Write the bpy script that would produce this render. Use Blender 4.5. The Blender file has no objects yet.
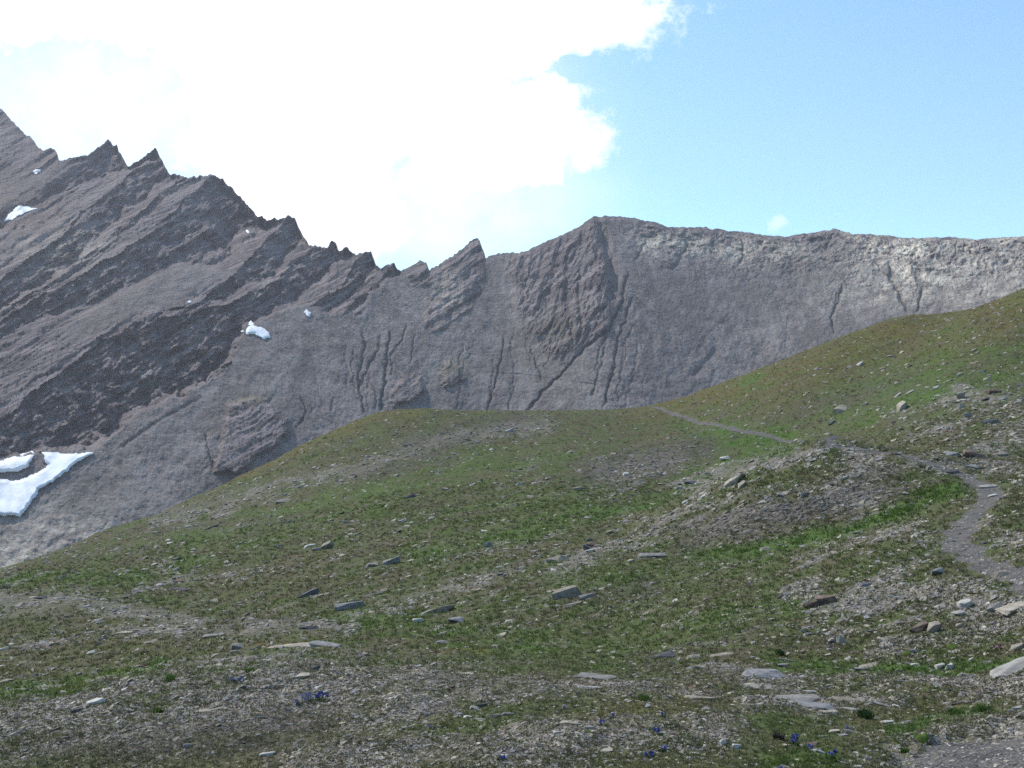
import bpy, bmesh, math, random
import numpy as np
from mathutils import Vector, Matrix

SC = bpy.context.scene
COL = SC.collection
F = 1000.0            # focal length in picture widths of 1024
EYE = 1.65
rng = np.random.default_rng(11)
random.seed(11)

# ------------------------------------------------------------------ noise
def _hash(ix, iy, seed):
    h = (ix.astype(np.int64) * 374761393 + iy.astype(np.int64) * 668265263 + seed * 974634777) & 0xFFFFFFFF
    h = ((h ^ (h >> 13)) * 1274126177) & 0xFFFFFFFF
    h = (h ^ (h >> 16)) & 0xFFFFFFFF
    return h

def pn(x, y, seed=0):
    x = np.asarray(x, float); y = np.asarray(y, float)
    x0 = np.floor(x); y0 = np.floor(y)
    fx = x - x0; fy = y - y0
    ux = fx * fx * fx * (fx * (fx * 6 - 15) + 10); uy = fy * fy * fy * (fy * (fy * 6 - 15) + 10)
    def g(dx, dy):
        a = _hash(x0 + dx, y0 + dy, seed) * (2 * math.pi / 4294967296.0)
        return np.cos(a) * (fx - dx) + np.sin(a) * (fy - dy)
    a = g(0, 0); b = g(1, 0); c = g(0, 1); d = g(1, 1)
    return ((a + (b - a) * ux) * (1 - uy) + (c + (d - c) * ux) * uy) * 1.5

def fbm(x, y, o=4, seed=0, gain=0.5):
    s = 0; a = 1.0; f = 1.0
    for i in range(o):
        s = s + a * pn(x * f + i * 17.3, y * f - i * 9.1, seed + i)
        a *= gain; f *= 2.03
    return s

def ridged(x, y, o=4, seed=0, gain=0.5):
    s = 0; a = 1.0; f = 1.0
    for i in range(o):
        s = s + a * (1 - 2 * np.abs(pn(x * f + i * 7.7, y * f + i * 3.3, seed + i)))
        a *= gain; f *= 2.07
    return s

def sst(a, b, x):
    t = np.clip((x - a) / (b - a), 0, 1)
    return t * t * (3 - 2 * t)

def seg_dist(px, py, pts, closed=False):
    """distance to a polyline, and arc parameter"""
    px = np.asarray(px, float); py = np.asarray(py, float)
    best = np.full(px.shape, 1e9); par = np.zeros(px.shape)
    n = len(pts)
    tot = 0.0
    for i in range(n if closed else n - 1):
        ax, ay = pts[i][:2]; bx, by = pts[(i + 1) % n][:2]
        dx, dy = bx - ax, by - ay
        L2 = dx * dx + dy * dy + 1e-12
        t = np.clip(((px - ax) * dx + (py - ay) * dy) / L2, 0, 1)
        d = np.hypot(px - ax - t * dx, py - ay - t * dy)
        m = d < best
        best = np.where(m, d, best); par = np.where(m, i + t, par)
    return best, par

def poly_sd(px, py, pts):
    """signed distance, positive inside"""
    d, _ = seg_dist(px, py, pts, True)
    ins = np.zeros(np.shape(px), bool)
    n = len(pts)
    for i in range(n):
        ax, ay = pts[i]; bx, by = pts[(i + 1) % n]
        if ay == by: continue
        c = ((ay > py) != (by > py)) & (px < (bx - ax) * (py - ay) / (by - ay) + ax)
        ins ^= c
    return np.where(ins, d, -d)

# ------------------------------------------------------------------ mesh helpers
def mesh_np(name, co, quads=None, tris=None, smooth=True):
    me = bpy.data.meshes.new(name)
    co = np.asarray(co, np.float32)
    me.vertices.add(len(co)); me.vertices.foreach_set('co', co.ravel())
    loops = []; starts = []; k = 0
    if quads is not None and len(quads):
        q = np.asarray(quads, np.int32); loops.append(q.ravel()); starts.append(np.arange(len(q)) * 4 + k); k += len(q) * 4
    if tris is not None and len(tris):
        t = np.asarray(tris, np.int32); loops.append(t.ravel()); starts.append(np.arange(len(t)) * 3 + k); k += len(t) * 3
    lo = np.concatenate(loops); st = np.concatenate(starts).astype(np.int32)
    me.loops.add(len(lo)); me.loops.foreach_set('vertex_index', lo)
    me.polygons.add(len(st)); me.polygons.foreach_set('loop_start', st)
    me.polygons.foreach_set('use_smooth', np.full(len(st), smooth))
    me.update(calc_edges=True); me.validate()
    return me

def attr(me, name, val):
    a = me.attributes.new(name, 'FLOAT', 'POINT')
    a.data.foreach_set('value', np.asarray(val, np.float32).ravel())

def attr_col(me, name, val):
    a = me.attributes.new(name, 'FLOAT_COLOR', 'POINT')
    v = np.ones((len(val), 4), np.float32); v[:, :3] = val
    a.data.foreach_set('color', v.ravel())

def link(name, me, mat=None, parent=None):
    o = bpy.data.objects.new(name, me); COL.objects.link(o)
    if mat and not me.materials: me.materials.append(mat)
    if parent: o.parent = parent
    return o

def tag(o, label=None, cat=None, group=None, kind=None):
    if label: o['label'] = label
    if cat: o['category'] = cat
    if group: o['group'] = group
    if kind: o['kind'] = kind
    return o

# ------------------------------------------------------------------ materials
class NT:
    def __init__(s, tree): s.t = tree; s.n = tree.nodes; s.l = tree.links
    def new(s, ty, **kw):
        n = s.n.new(ty)
        for k, v in kw.items(): setattr(n, k, v)
        return n
    def put(s, sock, v):
        if v is None: return
        if hasattr(v, 'is_output') or isinstance(v, bpy.types.NodeSocket): s.l.new(v, sock)
        else: sock.default_value = v
    def math(s, op, a, b=None, c=None, clamp=False):
        n = s.new('ShaderNodeMath', operation=op, use_clamp=clamp)
        s.put(n.inputs[0], a)
        if b is not None: s.put(n.inputs[1], b)
        if c is not None: s.put(n.inputs[2], c)
        return n.outputs[0]
    def vm(s, op, a, b=None, out=0):
        n = s.new('ShaderNodeVectorMath', operation=op)
        s.put(n.inputs[0], a)
        if b is not None: s.put(n.inputs[1], b)
        return n.outputs[out]
    def mix(s, f, a, b, blend='MIX'):
        n = s.new('ShaderNodeMix', data_type='RGBA', blend_type=blend)
        s.put(n.inputs[0], f); s.put(n.inputs[6], a); s.put(n.inputs[7], b)
        return n.outputs[2]
    def ramp(s, f, lo, hi, a=0.0, b=1.0):
        n = s.new('ShaderNodeMapRange', interpolation_type='SMOOTHSTEP')
        s.put(n.inputs[0], f); n.inputs[1].default_value = lo; n.inputs[2].default_value = hi
        n.inputs[3].default_value = a; n.inputs[4].default_value = b
        return n.outputs[0]
    def noise(s, vec, scale, detail=4, rough=0.55, out='Fac'):
        n = s.new('ShaderNodeTexNoise'); s.put(n.inputs['Vector'], vec)
        n.inputs['Scale'].default_value = scale; n.inputs['Detail'].default_value = detail
        n.inputs['Roughness'].default_value = rough
        return n.outputs[out]
    def voro(s, vec, scale, feat='F1', out='Distance'):
        n = s.new('ShaderNodeTexVoronoi', feature=feat); s.put(n.inputs['Vector'], vec)
        n.inputs['Scale'].default_value = scale
        return n.outputs[out]
    def at(s, name, out='Fac'):
        n = s.new('ShaderNodeAttribute', attribute_name=name); return n.outputs[out]
    def bump(s, h, strength, dist, normal=None):
        n = s.new('ShaderNodeBump'); n.inputs['Strength'].default_value = strength
        n.inputs['Distance'].default_value = dist; s.put(n.inputs['Height'], h)
        if normal: s.put(n.inputs['Normal'], normal)
        return n.outputs[0]

def new_mat(name, rough=0.9, spec=0.2):
    m = bpy.data.materials.new(name); m.use_nodes = True
    t = NT(m.node_tree); b = m.node_tree.nodes['Principled BSDF']
    b.inputs['Roughness'].default_value = rough
    b.inputs['Specular IOR Level'].default_value = spec
    return m, t, b

def C(*c): return (c[0], c[1], c[2], 1.0)

# stone materials
def stone_mat(name, ca, cb, cl):
    m, t, b = new_mat(name, 0.88, 0.25)
    g = t.new('ShaderNodeNewGeometry').outputs['Position']
    oi = t.new('ShaderNodeObjectInfo').outputs['Random']
    n1 = t.noise(g, 9.0, 5, 0.6); n2 = t.noise(g, 60.0, 4, 0.65)
    c = t.mix(t.ramp(n1, 0.35, 0.65), C(*ca), C(*cb))
    c = t.mix(t.ramp(n2, 0.56, 0.68), c, C(*cl))
    br = t.math('MULTIPLY_ADD', oi, 0.5, 0.75)
    c = t.mix(1.0, c, t.new('ShaderNodeCombineXYZ').outputs[0], 'MIX') if False else c
    hsv = t.new('ShaderNodeHueSaturation'); t.put(hsv.inputs['Color'], c); t.put(hsv.inputs['Value'], br)
    t.put(b.inputs['Base Color'], hsv.outputs[0])
    t.put(b.inputs['Normal'], t.bump(t.math('ADD', n1, n2), 0.6, 0.02))
    return m
SM = {
 'grey':  stone_mat('grey_schist', (.19, .172, .155), (.31, .283, .25), (.30, .285, .24)),
 'tan':   stone_mat('tan_schist', (.25, .21, .16), (.37, .315, .245), (.25, .225, .19)),
 'dark':  stone_mat('dark_schist', (.055, .052, .055), (.12, .11, .11), (.17, .17, .15)),
 'white': stone_mat('white_quartz', (.38, .345, .295), (.52, .475, .41), (.33, .305, .27)),
 'blue':  stone_mat('bluish_slate', (.165, .155, .15), (.28, .262, .25), (.22, .21, .19)),
 'rust':  stone_mat('rusty_schist', (.105, .07, .052), (.19, .135, .10), (.20, .18, .15)),
}
SCOL = {'grey': (.25, .228, .205), 'tan': (.345, .295, .23), 'dark': (.085, .075, .073), 'white': (.46, .42, .36), 'blue': (.26, .242, .23), 'rust': (.18, .115, .085)}

# ------------------------------------------------------------------ terrain: control survey
# (u, v, distance) read off the photograph; turned into ground heights below
CP = """0 768 6.5|256 768 5.5|512 768 5|768 768 4.8|1024 768 4.8|0 830 5.2|512 830 4.2|1024 830 3.9
0 720 8.8|256 720 7.6|512 720 7|768 720 6.8|1024 720 6.5|0 701 11|150 676 12|330 658 13|512 672 10.4|768 686 9.4|1024 690 8.5
1000 665 10.5|850 668 11.5|700 655 13|560 650 15|430 640 17.5|300 641 17|60 689 15.5|0 694 16|170 665 16.5
0 645 24|100 632 24|200 632 22|0 600 33|90 606 30|180 616 28|300 625 22|0 585 42|0 571 62|100 533 73|-100 606 60
200 495 84|290 452 93|380 413 103|470 411 112|560 411 122|650 406 124
100 560 53|200 560 46|300 560 40|400 560 36|500 560 32|300 595 30|400 600 25|500 600 22|200 595 36|600 600 20|700 600 17.5|560 622 19|640 630 17
200 520 68|300 500 66|400 500 56|500 500 52|600 500 48|400 450 80|500 450 78|600 450 74|550 540 36|600 560 29|620 530 37
640 505 48|700 480 58|750 457 66|790 447 70|700 450 74|680 502 36.5|740 472 34.5|820 446.5 32.5|900 456 30.8|940 473 29|760 482 46|820 464 46|880 468 40
700 525 32|800 503 29.8|860 492 29|700 552 28|800 537 26.8|870 518 26.2|920 503 26.2|950 491 26.2
700 580 20.5|800 580 16.8|860 560 17|900 540 18.2|950 535 17.4|1024 578 13.4|1024 540 15.6|990 500 22.5|1024 500 20.5|900 600 14.2|800 630 13.8|900 640 12.3|1024 640 10.9
980 478 28|800 441 64|740 431 80|700 422 94|675 414 104
1024 460 33|1024 440 41|1024 400 54|1024 350 70|1024 290 92|900 400 66|900 350 92|900 317 106|800 400 84|800 353 112|720 402 100|720 384 118|940 440 46|860 430 62|1120 440 40|1120 350 66|1120 250 92
0 640 90|0 800 200|200 560 120|200 750 230|380 470 145|380 700 260|560 470 170|560 700 280|650 460 170|720 450 170|800 430 160|900 400 150|1024 370 132|1024 600 260|800 640 270|-100 680 95"""
cps = np.array([[float(x) for x in p.split()] for line in CP.split('\n') for p in line.split('|')])
def feat(u, d): return np.stack([(np.asarray(u) - 512) / 1000.0, 0.42 * np.log(np.asarray(d))], -1)
P = feat(cps[:, 0], cps[:, 2])
def _phi(r2): return 0.5 * r2 * np.log(r2 + 1e-12)
D2 = ((P[:, None] - P[None]) ** 2).sum(-1)
n = len(P)
A = np.zeros((n + 3, n + 3)); A[:n, :n] = _phi(D2) + np.eye(n) * 2e-4
A[:n, n] = 1; A[:n, n + 1:] = P; A[n, :n] = 1; A[n + 1:, :n] = P.T
W = np.linalg.solve(A, np.concatenate([cps[:, 1], np.zeros(3)]))
def tps(u, d):
    u = np.asarray(u, float); sh = u.shape
    q = feat(u.ravel(), np.asarray(d, float).ravel())
    out = np.empty(len(q))
    for i in range(0, len(q), 40000):
        b = q[i:i + 40000]
        r2 = ((b[:, None] - P[None]) ** 2).sum(-1)
        out[i:i + 40000] = _phi(r2) @ W[:n] + W[n] + b @ W[n + 1:]
    return out.reshape(sh)

AZC = math.radians(36)
def base_h(x, y):
    """smooth ground height from the survey, any point round the camera"""
    x = np.asarray(x, float); y = np.asarray(y, float)
    r = np.hypot(x, y); az = np.arctan2(x, y)
    azc = np.clip(az, -AZC, AZC)
    d = r * np.cos(azc); u = 512 + F * np.tan(azc)
    dd = np.clip(d, 3.6, 240)
    v = tps(u, dd)
    z = EYE + (384 - v) / F * dd
    # under the camera: run to the foot of the photographer
    z = np.where(d < 3.6, z * (d / 3.6) ** 1.3, z)
    # valley beyond the brow
    far = sst(130, 420, r)
    z = z * (1 - far) + far * (-95 + 6 * fbm(x / 140, y / 140, 2, 71))
    back = sst(math.radians(45), math.radians(140), np.abs(az))
    zb = 0.05 * (x) - 0.03 * r
    zb = np.where(r > 300, zb * 0 + -15, zb)
    return z * (1 - back) + zb * back

def hit_uv(us, vs):
    """where sight lines through photo points meet the smooth ground"""
    ds = np.exp(np.linspace(math.log(3.7), math.log(135), 1100))
    res = []
    for u, v in zip(us, vs):
        vt = tps(np.full(ds.shape, float(u)), ds)
        k = np.argmax(vt <= v)
        if vt[k] > v: k = int(np.argmin(vt))
        d = ds[k]
        if k > 0 and vt[k - 1] > v:
            t = (vt[k - 1] - v) / (vt[k - 1] - vt[k]); d = ds[k - 1] + t * (ds[k] - ds[k - 1])
        res.append(((u - 512) / F * d, d))
    return np.array(res)

trail_uv = [(1075, 597), (1024, 577), (1000, 567), (975, 555), (958, 541), (960, 526), (978, 511), (990, 496), (984, 483), (965, 475), (940, 467), (915, 458), (893, 451), (860, 447), (830, 444), (800, 441), (770, 436), (740, 431), (700, 422), (675, 414), (652, 407)]
trail = hit_uv(*zip(*trail_uv))
near_trail = np.array([(-0.6, -4.0), (1.0, 1.5), (2.1, 3.9), (2.95, 4.9), (4.3, 5.6), (6.5, 6.2), (9.5, 7.6), (13, 11), (13.5, 15), (trail[0][0] + 1.2, trail[0][1] - 0.8), tuple(trail[0])])

def trail_mask(x, y):
    d1, p1 = seg_dist(x, y, trail); d2, p2 = seg_dist(x, y, near_trail)
    e = 0.14 * pn(x * 1.3, y * 1.3, 5) + 0.09 * pn(x * 5, y * 5, 6) + .05 * pn(x * 14, y * 14, 9)
    w1 = 0.24 + 0.012 * np.hypot(x, y) * 0.35 + 0.0 * p1
    w1 = np.where(p1 > 16, 0.26, np.where((p1 > 12.6) & (p1 < 15), .12, np.where(p1 > 11, .22, w1 * .7)))
    m1 = w1 + e - d1
    m2 = np.where(p2 > 6.5, .3, 1.0) + 1.4 * e - d2
    return np.maximum(m1, m2)

# cover strokes: (polyline, half width, strength), in photo points
LUSH = [([(1030, 668), (900, 668), (830, 668), (765, 661)], 9, 1.1), ([(620, 655), (480, 642), (400, 628), (340, 625)], 17, .6), ([(690, 556), (760, 551), (850, 528), (900, 510), (955, 489)], 9, 1.15),
 ([(590, 520), (650, 502), (700, 477), (750, 454), (792, 443)], 9, .75), ([(690, 432), (735, 442), (790, 441)], 12, 1.0), ([(330, 510), (420, 482), (560, 455)], 18, .45), ([(420, 550), (520, 525), (600, 500)], 24, .5), ([(560, 575), (660, 575), (760, 560)], 14, .5), ([(180, 545), (320, 505), (420, 480)], 9, .5),
 ([(850, 410), (930, 380), (1030, 370)], 26, .55), ([(-20, 699), (70, 685), (165, 664)], 7, 1.15), ([(-20, 578), (60, 578), (150, 582)], 8, .55), ([(600, 640), (700, 622), (780, 600)], 16, .35), ([(940, 716), (980, 708)], 6, .9), ([(890, 735), (930, 722)], 7, .8),
 ([(760, 765), (830, 757)], 10, .7), ([(180, 560), (300, 530), (390, 500)], 16, .35), ([(900, 640), (1030, 640)], 6, .35), ([(60, 765), (0, 768)], 12, .3), ([(430, 735), (520, 725)], 7, .5), ([(830, 735), (760, 720)], 8, .45), ([(250, 660), (330, 655)], 4, .35), ([(740, 385), (760, 378)], 6, .5)]
OCHRE = [([(215, 487), (300, 446), (380, 415), (420, 412)], 6, 1.0), ([(640, 408), (720, 392), (800, 365), (900, 328), (1030, 300)], 14, 1.0), ([(760, 395), (860, 365), (1000, 330)], 18, .55), ([(250, 646), (330, 645)], 4, .9), ([(440, 655), (490, 652)], 3, .6), ([(860, 458), (900, 462)], 8, .7), ([(400, 715), (470, 722)], 5, .5), ([(300, 745), (380, 738)], 6, .5), ([(560, 720), (700, 705)], 8, .4), ([(130, 672), (60, 690)], 6, .45), ([(640, 445), (700, 420)], 10, .4), ([(850, 720), (980, 700)], 7, .3)]
STONY = [([(-30, 740), (150, 710), (300, 690), (420, 700)], 36, .95), ([(300, 768), (560, 750)], 34, .8), ([(420, 690), (560, 690), (700, 690)], 16, .6), ([(560, 740), (720, 735)], 22, .8), ([(740, 704), (900, 702)], 8, .95), ([(700, 672), (770, 680), (900, 685), (1030, 690)], 12, .65),
 ([(830, 620), (930, 590), (1030, 610)], 24, .62), ([(800, 590), (900, 620)], 20, .5), ([(1000, 630), (880, 645)], 12, .6), ([(700, 530), (790, 510), (870, 490)], 20, .7), ([(680, 488), (740, 470), (820, 452), (880, 456)], 9, .6), ([(330, 480), (420, 445), (560, 425)], 10, .5), ([(150, 525), (240, 500), (340, 470)], 9, .55), ([(600, 478), (680, 455)], 14, .7), ([(430, 442), (530, 425)], 6, .8), ([(560, 570), (620, 545), (700, 500)], 9, .6),
 ([(340, 620), (430, 598), (520, 570)], 6, .6), ([(250, 626), (320, 622), (350, 630)], 8, .8), ([(-20, 655), (110, 632), (230, 625)], 6, .6), ([(-20, 598), (60, 603), (130, 612), (200, 622)], 8, .5), ([(130, 590), (230, 575), (300, 570)], 5, .4), ([(960, 400), (1030, 420), (980, 455)], 20, .5), ([(900, 420), (960, 440)], 12, .35), ([(860, 460), (960, 465), (1030, 470)], 8, .6), ([(920, 525), (860, 540), (800, 560)], 8, .55), ([(980, 520), (1030, 545)], 12, .4), ([(900, 768), (1030, 740)], 40, .6), ([(430, 560), (560, 545)], 10, .3)]
WORN = [([(-20, 600), (60, 603), (130, 612), (195, 622)], 7, 1.0), ([(-20, 606), (60, 616)], 6, .8), ([(120, 628), (230, 632)], 4, .6), ([(230, 640), (330, 628)], 5, .6), ([(400, 600), (500, 570)], 5, .5), ([(340, 476), (430, 442), (540, 424)], 6, .6), ([(160, 520), (330, 470)], 5, .5), ([(690, 490), (740, 466), (800, 452)], 6, .6), ([(720, 672), (800, 690)], 8, .4)]
HEATH_SHADE = [([(690, 535), (760, 520), (830, 505), (890, 480)], 17, 1.0), ([(590, 475), (640, 462), (700, 448)], 15, .8), ([(410, 450), (450, 438), (520, 424)], 10, .8), ([(-20, 760), (80, 748), (200, 740), (320, 720)], 20, .75), ([(150, 530), (300, 520)], 7, .35), ([(880, 600), (960, 600)], 10, .5), ([(560, 600), (660, 585)], 8, .5), ([(800, 410), (900, 385)], 12, .4), ([(340, 480), (440, 455)], 8, .5), ([(180, 640), (250, 628)], 6, .5), ([(430, 680), (560, 690)], 8, .5)]  # dark heath patches; the hump-face stroke paints in that face's shade
def strokes(u, v, L, seed):
    wu = u + 10 * fbm(u / 40, v / 16, 2, seed); wv = v + 4 * fbm(u / 40, v / 16, 2, seed + 9)
    m = np.zeros(u.shape)
    for pts, w, s in L:
        xs = [p[0] for p in pts]; ys = [p[1] for p in pts]
        sel = (u > min(xs) - 3 * w - 60) & (u < max(xs) + 3 * w + 60) & (v > min(ys) - 3 * w - 20) & (v < max(ys) + 3 * w + 20)
        if not sel.any(): continue
        d, _ = seg_dist(wu[sel], wv[sel], pts)
        m[sel] = np.maximum(m[sel], s * np.exp(-(d / w) ** 2))
    return m

def detail(x, y, stony, pathw):
    r = np.hypot(x, y)
    k = 1 - 0.85 * pathw
    far = sst(14, 60, r)
    h = 0.10 * fbm(x / 3.1, y / 3.1, 3, 21) * (0.45 + 0.8 * far) + 0.035 * fbm(x / .7, y / .7, 3, 31) * k
    h = h + 0.05 * far * k * ridged(x / 2.2 + 0.3 * y / 2.2, y / 5.0, 3, 41)
    h = h + stony * k * 0.05 * ridged(x / .9, y / 1.3, 3, 51) * (1 - 0.2 * far)
    h = h + 0.006 * pn(x / .09, y / .09, 61) * k
    return h * sst(0.5, 3.0, r) * (1 - sst(140, 400, r) * 0.5)

def proj(x, y, z):
    yy = np.maximum(y, 0.05)
    return 512 + F * x / yy, 384 - F * (z - EYE) / yy

def ground(x, y):
    x = np.asarray(x, float); y = np.asarray(y, float)
    zb = base_h(x, y)
    u, v = proj(x, y, zb)
    u = np.where(y < 1.5, -900, u)
    st = strokes(u, v, STONY, 3)
    pw = sst(-0.3, 0.05, trail_mask(x, y))
    return zb + detail(x, y, st, pw) - 0.05 * pw, st, pw, u, v, zb

# ------------------------------------------------------------------ terrain mesh
azf = np.arange(-0.56, 0.5601, 0.00155)
azs = np.concatenate([np.linspace(-math.pi, -0.56, 70)[:-1], azf, np.linspace(0.56, math.pi, 70)[1:]])
rows = np.concatenate([[0.05, .6, 1.2, 1.8, 2.4, 2.9], np.exp(np.linspace(math.log(3.4), math.log(150), 640)), np.exp(np.linspace(math.log(156), math.log(3200), 46))])
R_, A_ = np.meshgrid(rows, azs)          # [col,row]
X = R_ * np.sin(A_); Y = R_ * np.cos(A_)
Z, ST, PW, U, V, ZB = ground(X, Y)
nc, nr = X.shape
idx = np.arange(nc * nr).reshape(nc, nr)
quads = np.stack([idx[:-1, :-1], idx[1:, :-1], idx[1:, 1:], idx[:-1, 1:]], -1)[:, :, ::-1]
on_path = (trail_mask(X, Y) > 0) & (R_ < 150)
pf = (on_path[:-1, :-1].astype(int) + on_path[1:, :-1] + on_path[1:, 1:] + on_path[:-1, 1:]) >= 2
co = np.stack([X, Y, Z], -1).reshape(-1, 3)
US, VS = proj(X, Y, Z); US = np.where(Y < 1.5, -900, US)
LU = strokes(U, V, LUSH, 13); OC = strokes(U, V, OCHRE, 23)
# patchy break-up of the cover
pat = fbm(X / 1.3, Y / 1.3, 4, 81, .6); pat2 = fbm(X / 6, Y / 6, 3, 91)
sa = np.where(V < 640, .94 * U - .34 * V, U * 1.0); sb = np.where(V < 640, .34 * U + .94 * V, V)
streak = fbm(sa / 75, sb / 8, 4, 95, .6) * sst(4, 12, R_)
streak2 = fbm(sa / 40, sb / 5, 4, 97, .6) * sst(4, 12, R_)
WO = strokes(U, V, WORN, 43); WOm = np.clip(WO * (.9 + .4 * pat), 0, 1)
STm = np.clip(ST * (0.85 + .5 * pat) + 0.22 * np.clip(pat + pat2, 0, 1.2) + (.5 - .3 * sst(60, 90, R_)) * np.clip(streak - .12, 0, .9), 0, 1)
LUm = np.clip(LU * (0.85 + .4 * pat2 + .35 * pat) + .12 + 0.40 * np.clip(streak2, -.4, .6) + .2 * pat2, 0, 1)
HE = strokes(U, V, HEATH_SHADE, 33)
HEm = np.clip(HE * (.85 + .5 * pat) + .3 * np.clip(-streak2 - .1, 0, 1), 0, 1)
OCm = np.clip(1.2 * OC * (0.8 + .6 * pat) + 0.18 * np.clip(-pat2 + .4 * pat - .2, 0, 1), 0, 1)

m_g, t, b = new_mat('alpine_turf', 0.95, 0.12)
pos = t.new('ShaderNodeNewGeometry').outputs['Position']
n_a = t.noise(pos, 0.7, 5, 0.65); n_b = t.noise(pos, 6.0, 5, 0.7); n_c = t.noise(pos, 38.0, 4, 0.7); n_d = t.noise(pos, 2.2, 5, 0.7)
turf = t.mix(t.ramp(n_b, .35, .65), C(.058, .060, .025), C(.108, .108, .047))
turf = t.mix(t.ramp(n_a, .42, .62), turf, C(.100, .084, .046))
turf = t.mix(t.ramp(n_c, .55, .72, 0, .6), turf, C(.145, .13, .08))
lush = t.mix(t.ramp(n_b, .3, .7), C(.045, .080, .016), C(.088, .138, .027))
ochre = t.mix(t.ramp(n_b, .3, .7), C(.080, .066, .022), C(.145, .112, .036))
soil = t.mix(t.ramp(n_c, .35, .65), C(.145, .118, .102), C(.28, .233, .192))
soil = t.mix(t.ramp(n_d, .45, .7, 0, .6), soil, C(.15, .12, .115))
c = t.mix(t.math('MULTIPLY', t.at('ochre'), .8), turf, ochre)
c = t.mix(t.at('lush'), c, lush)
heath_shade = t.mix(t.ramp(n_c, .35, .65), C(.052, .043, .040), C(.120, .100, .088))  # heath colour, also used for the shade painted on the hump's front
c = t.mix(t.math('MULTIPLY', t.at('heath_shade'), .8), c, heath_shade)
sm = t.math('ADD', t.at('stony'), t.math('MULTIPLY', t.math('SUBTRACT', n_b, .5), 1.3))
c = t.mix(t.math('MULTIPLY', t.ramp(sm, .25, .85, 0, .85), t.math('MULTIPLY_ADD', t.at('heath_shade'), -.6, 1.0)), c, soil)
c = t.mix(t.math('MULTIPLY', t.at('worn'), .75), c, t.mix(t.ramp(n_b, .3, .7), C(.115, .105, .075), C(.19, .175, .135)))
fl = t.ramp(t.noise(pos, 17.0, 3, .7), .60, .70)
c = t.mix(t.math('MULTIPLY', fl, t.ramp(t.at('stony'), .05, .6, .15, .75)), c, C(.27, .245, .21))
t.put(b.inputs['Base Color'], c)
hh = t.math('ADD', t.math('MULTIPLY', n_b, .09), t.math('MULTIPLY', n_c, .03))
hh = t.math('ADD', hh, t.math('MULTIPLY', n_d, .12))
t.put(b.inputs['Normal'], t.bump(hh, 0.6, 1.0))

m_p, t, b = new_mat('trodden_gravel', 0.93, 0.2)
pos = t.new('ShaderNodeNewGeometry').outputs['Position']
n1 = t.noise(pos, 30, 5, .7); n2 = t.noise(pos, 4, 4, .6); vz = t.voro(pos, 36)
c = t.mix(t.ramp(n1, .35, .68), C(.078, .069, .064), C(.18, .162, .148))
c = t.mix(t.ramp(n2, .45, .62, 0, .75), c, C(.165, .145, .12))
c = t.mix(t.ramp(n2, .34, .46, .6, 0), c, C(.065, .057, .052))
c = t.mix(t.ramp(vz, .12, .22, .55, 0), c, C(.26, .245, .23))
t.put(b.inputs['Base Color'], c)
t.put(b.inputs['Normal'], t.bump(t.math('ADD', t.math('MULTIPLY', n1, .03), t.math('MULTIPLY', vz, .03)), .8, 1.0))

def sub_mesh(name, faces, mat):
    used = np.unique(faces); remap = np.full(len(co), -1, np.int64); remap[used] = np.arange(len(used))
    me = mesh_np(name, co[used], remap[faces])
    for nm, arr in (('stony', STm), ('lush', LUm), ('ochre', OCm), ('heath_shade', HEm), ('worn', WOm)): attr(me, nm, arr.ravel()[used])
    o = link(name, me, mat); o['kind'] = 'structure'; return o
sub_mesh('ground', quads[~pf].reshape(-1, 4), m_g)
sub_mesh('path', quads[pf].reshape(-1, 4), m_p)

# visible ground samples (for scattering the loose material where it shows)
runmin = np.minimum.accumulate(np.where(R_ > 3, VS, 2000), axis=1)
VIS = np.zeros((nc, nr), bool); VIS[:, 1:] = VS[:, 1:] < runmin[:, :-1] + 0.4
AREA = np.zeros((nc, nr)); AREA[:-1, 1:] = np.abs(US[1:, 1:] - US[:-1, 1:]) * np.clip(VS[:-1, :-1] - VS[:-1, 1:], 0, 6)
OKV = VIS & (US > -160) & (US < 1180) & (VS < 800) & (R_ < 140) & (R_ > 3.5)
AREA = np.where(OKV, AREA, 0)
gy = np.gradient(Z, axis=1)
# normals
dXa = np.gradient(co.reshape(nc, nr, 3), axis=0); dXr = np.gradient(co.reshape(nc, nr, 3), axis=1)
NRM = np.cross(dXa, dXr); NRM /= np.linalg.norm(NRM, axis=-1, keepdims=True) + 1e-12
NRM = np.where(NRM[..., 2:3] < 0, -NRM, NRM)

def sample(weight, N, seed):
    r = np.random.default_rng(seed)
    w = (AREA * weight).ravel(); w = w / w.sum()
    k = r.choice(len(w), N, p=w)
    i, j = k // nr, k % nr
    i2 = np.minimum(i + 1, nc - 1); j2 = np.maximum(j - 1, 0)
    a = r.random(N)[:, None]; c_ = r.random(N)[:, None]
    g = co.reshape(nc, nr, 3)
    p = g[i, j] * (1 - a) * (1 - c_) + g[i2, j] * a * (1 - c_) + g[i, j2] * (1 - a) * c_ + g[i2, j2] * a * c_
    return p, NRM[i, j], US[i, j], VS[i, j], i, j

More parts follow.
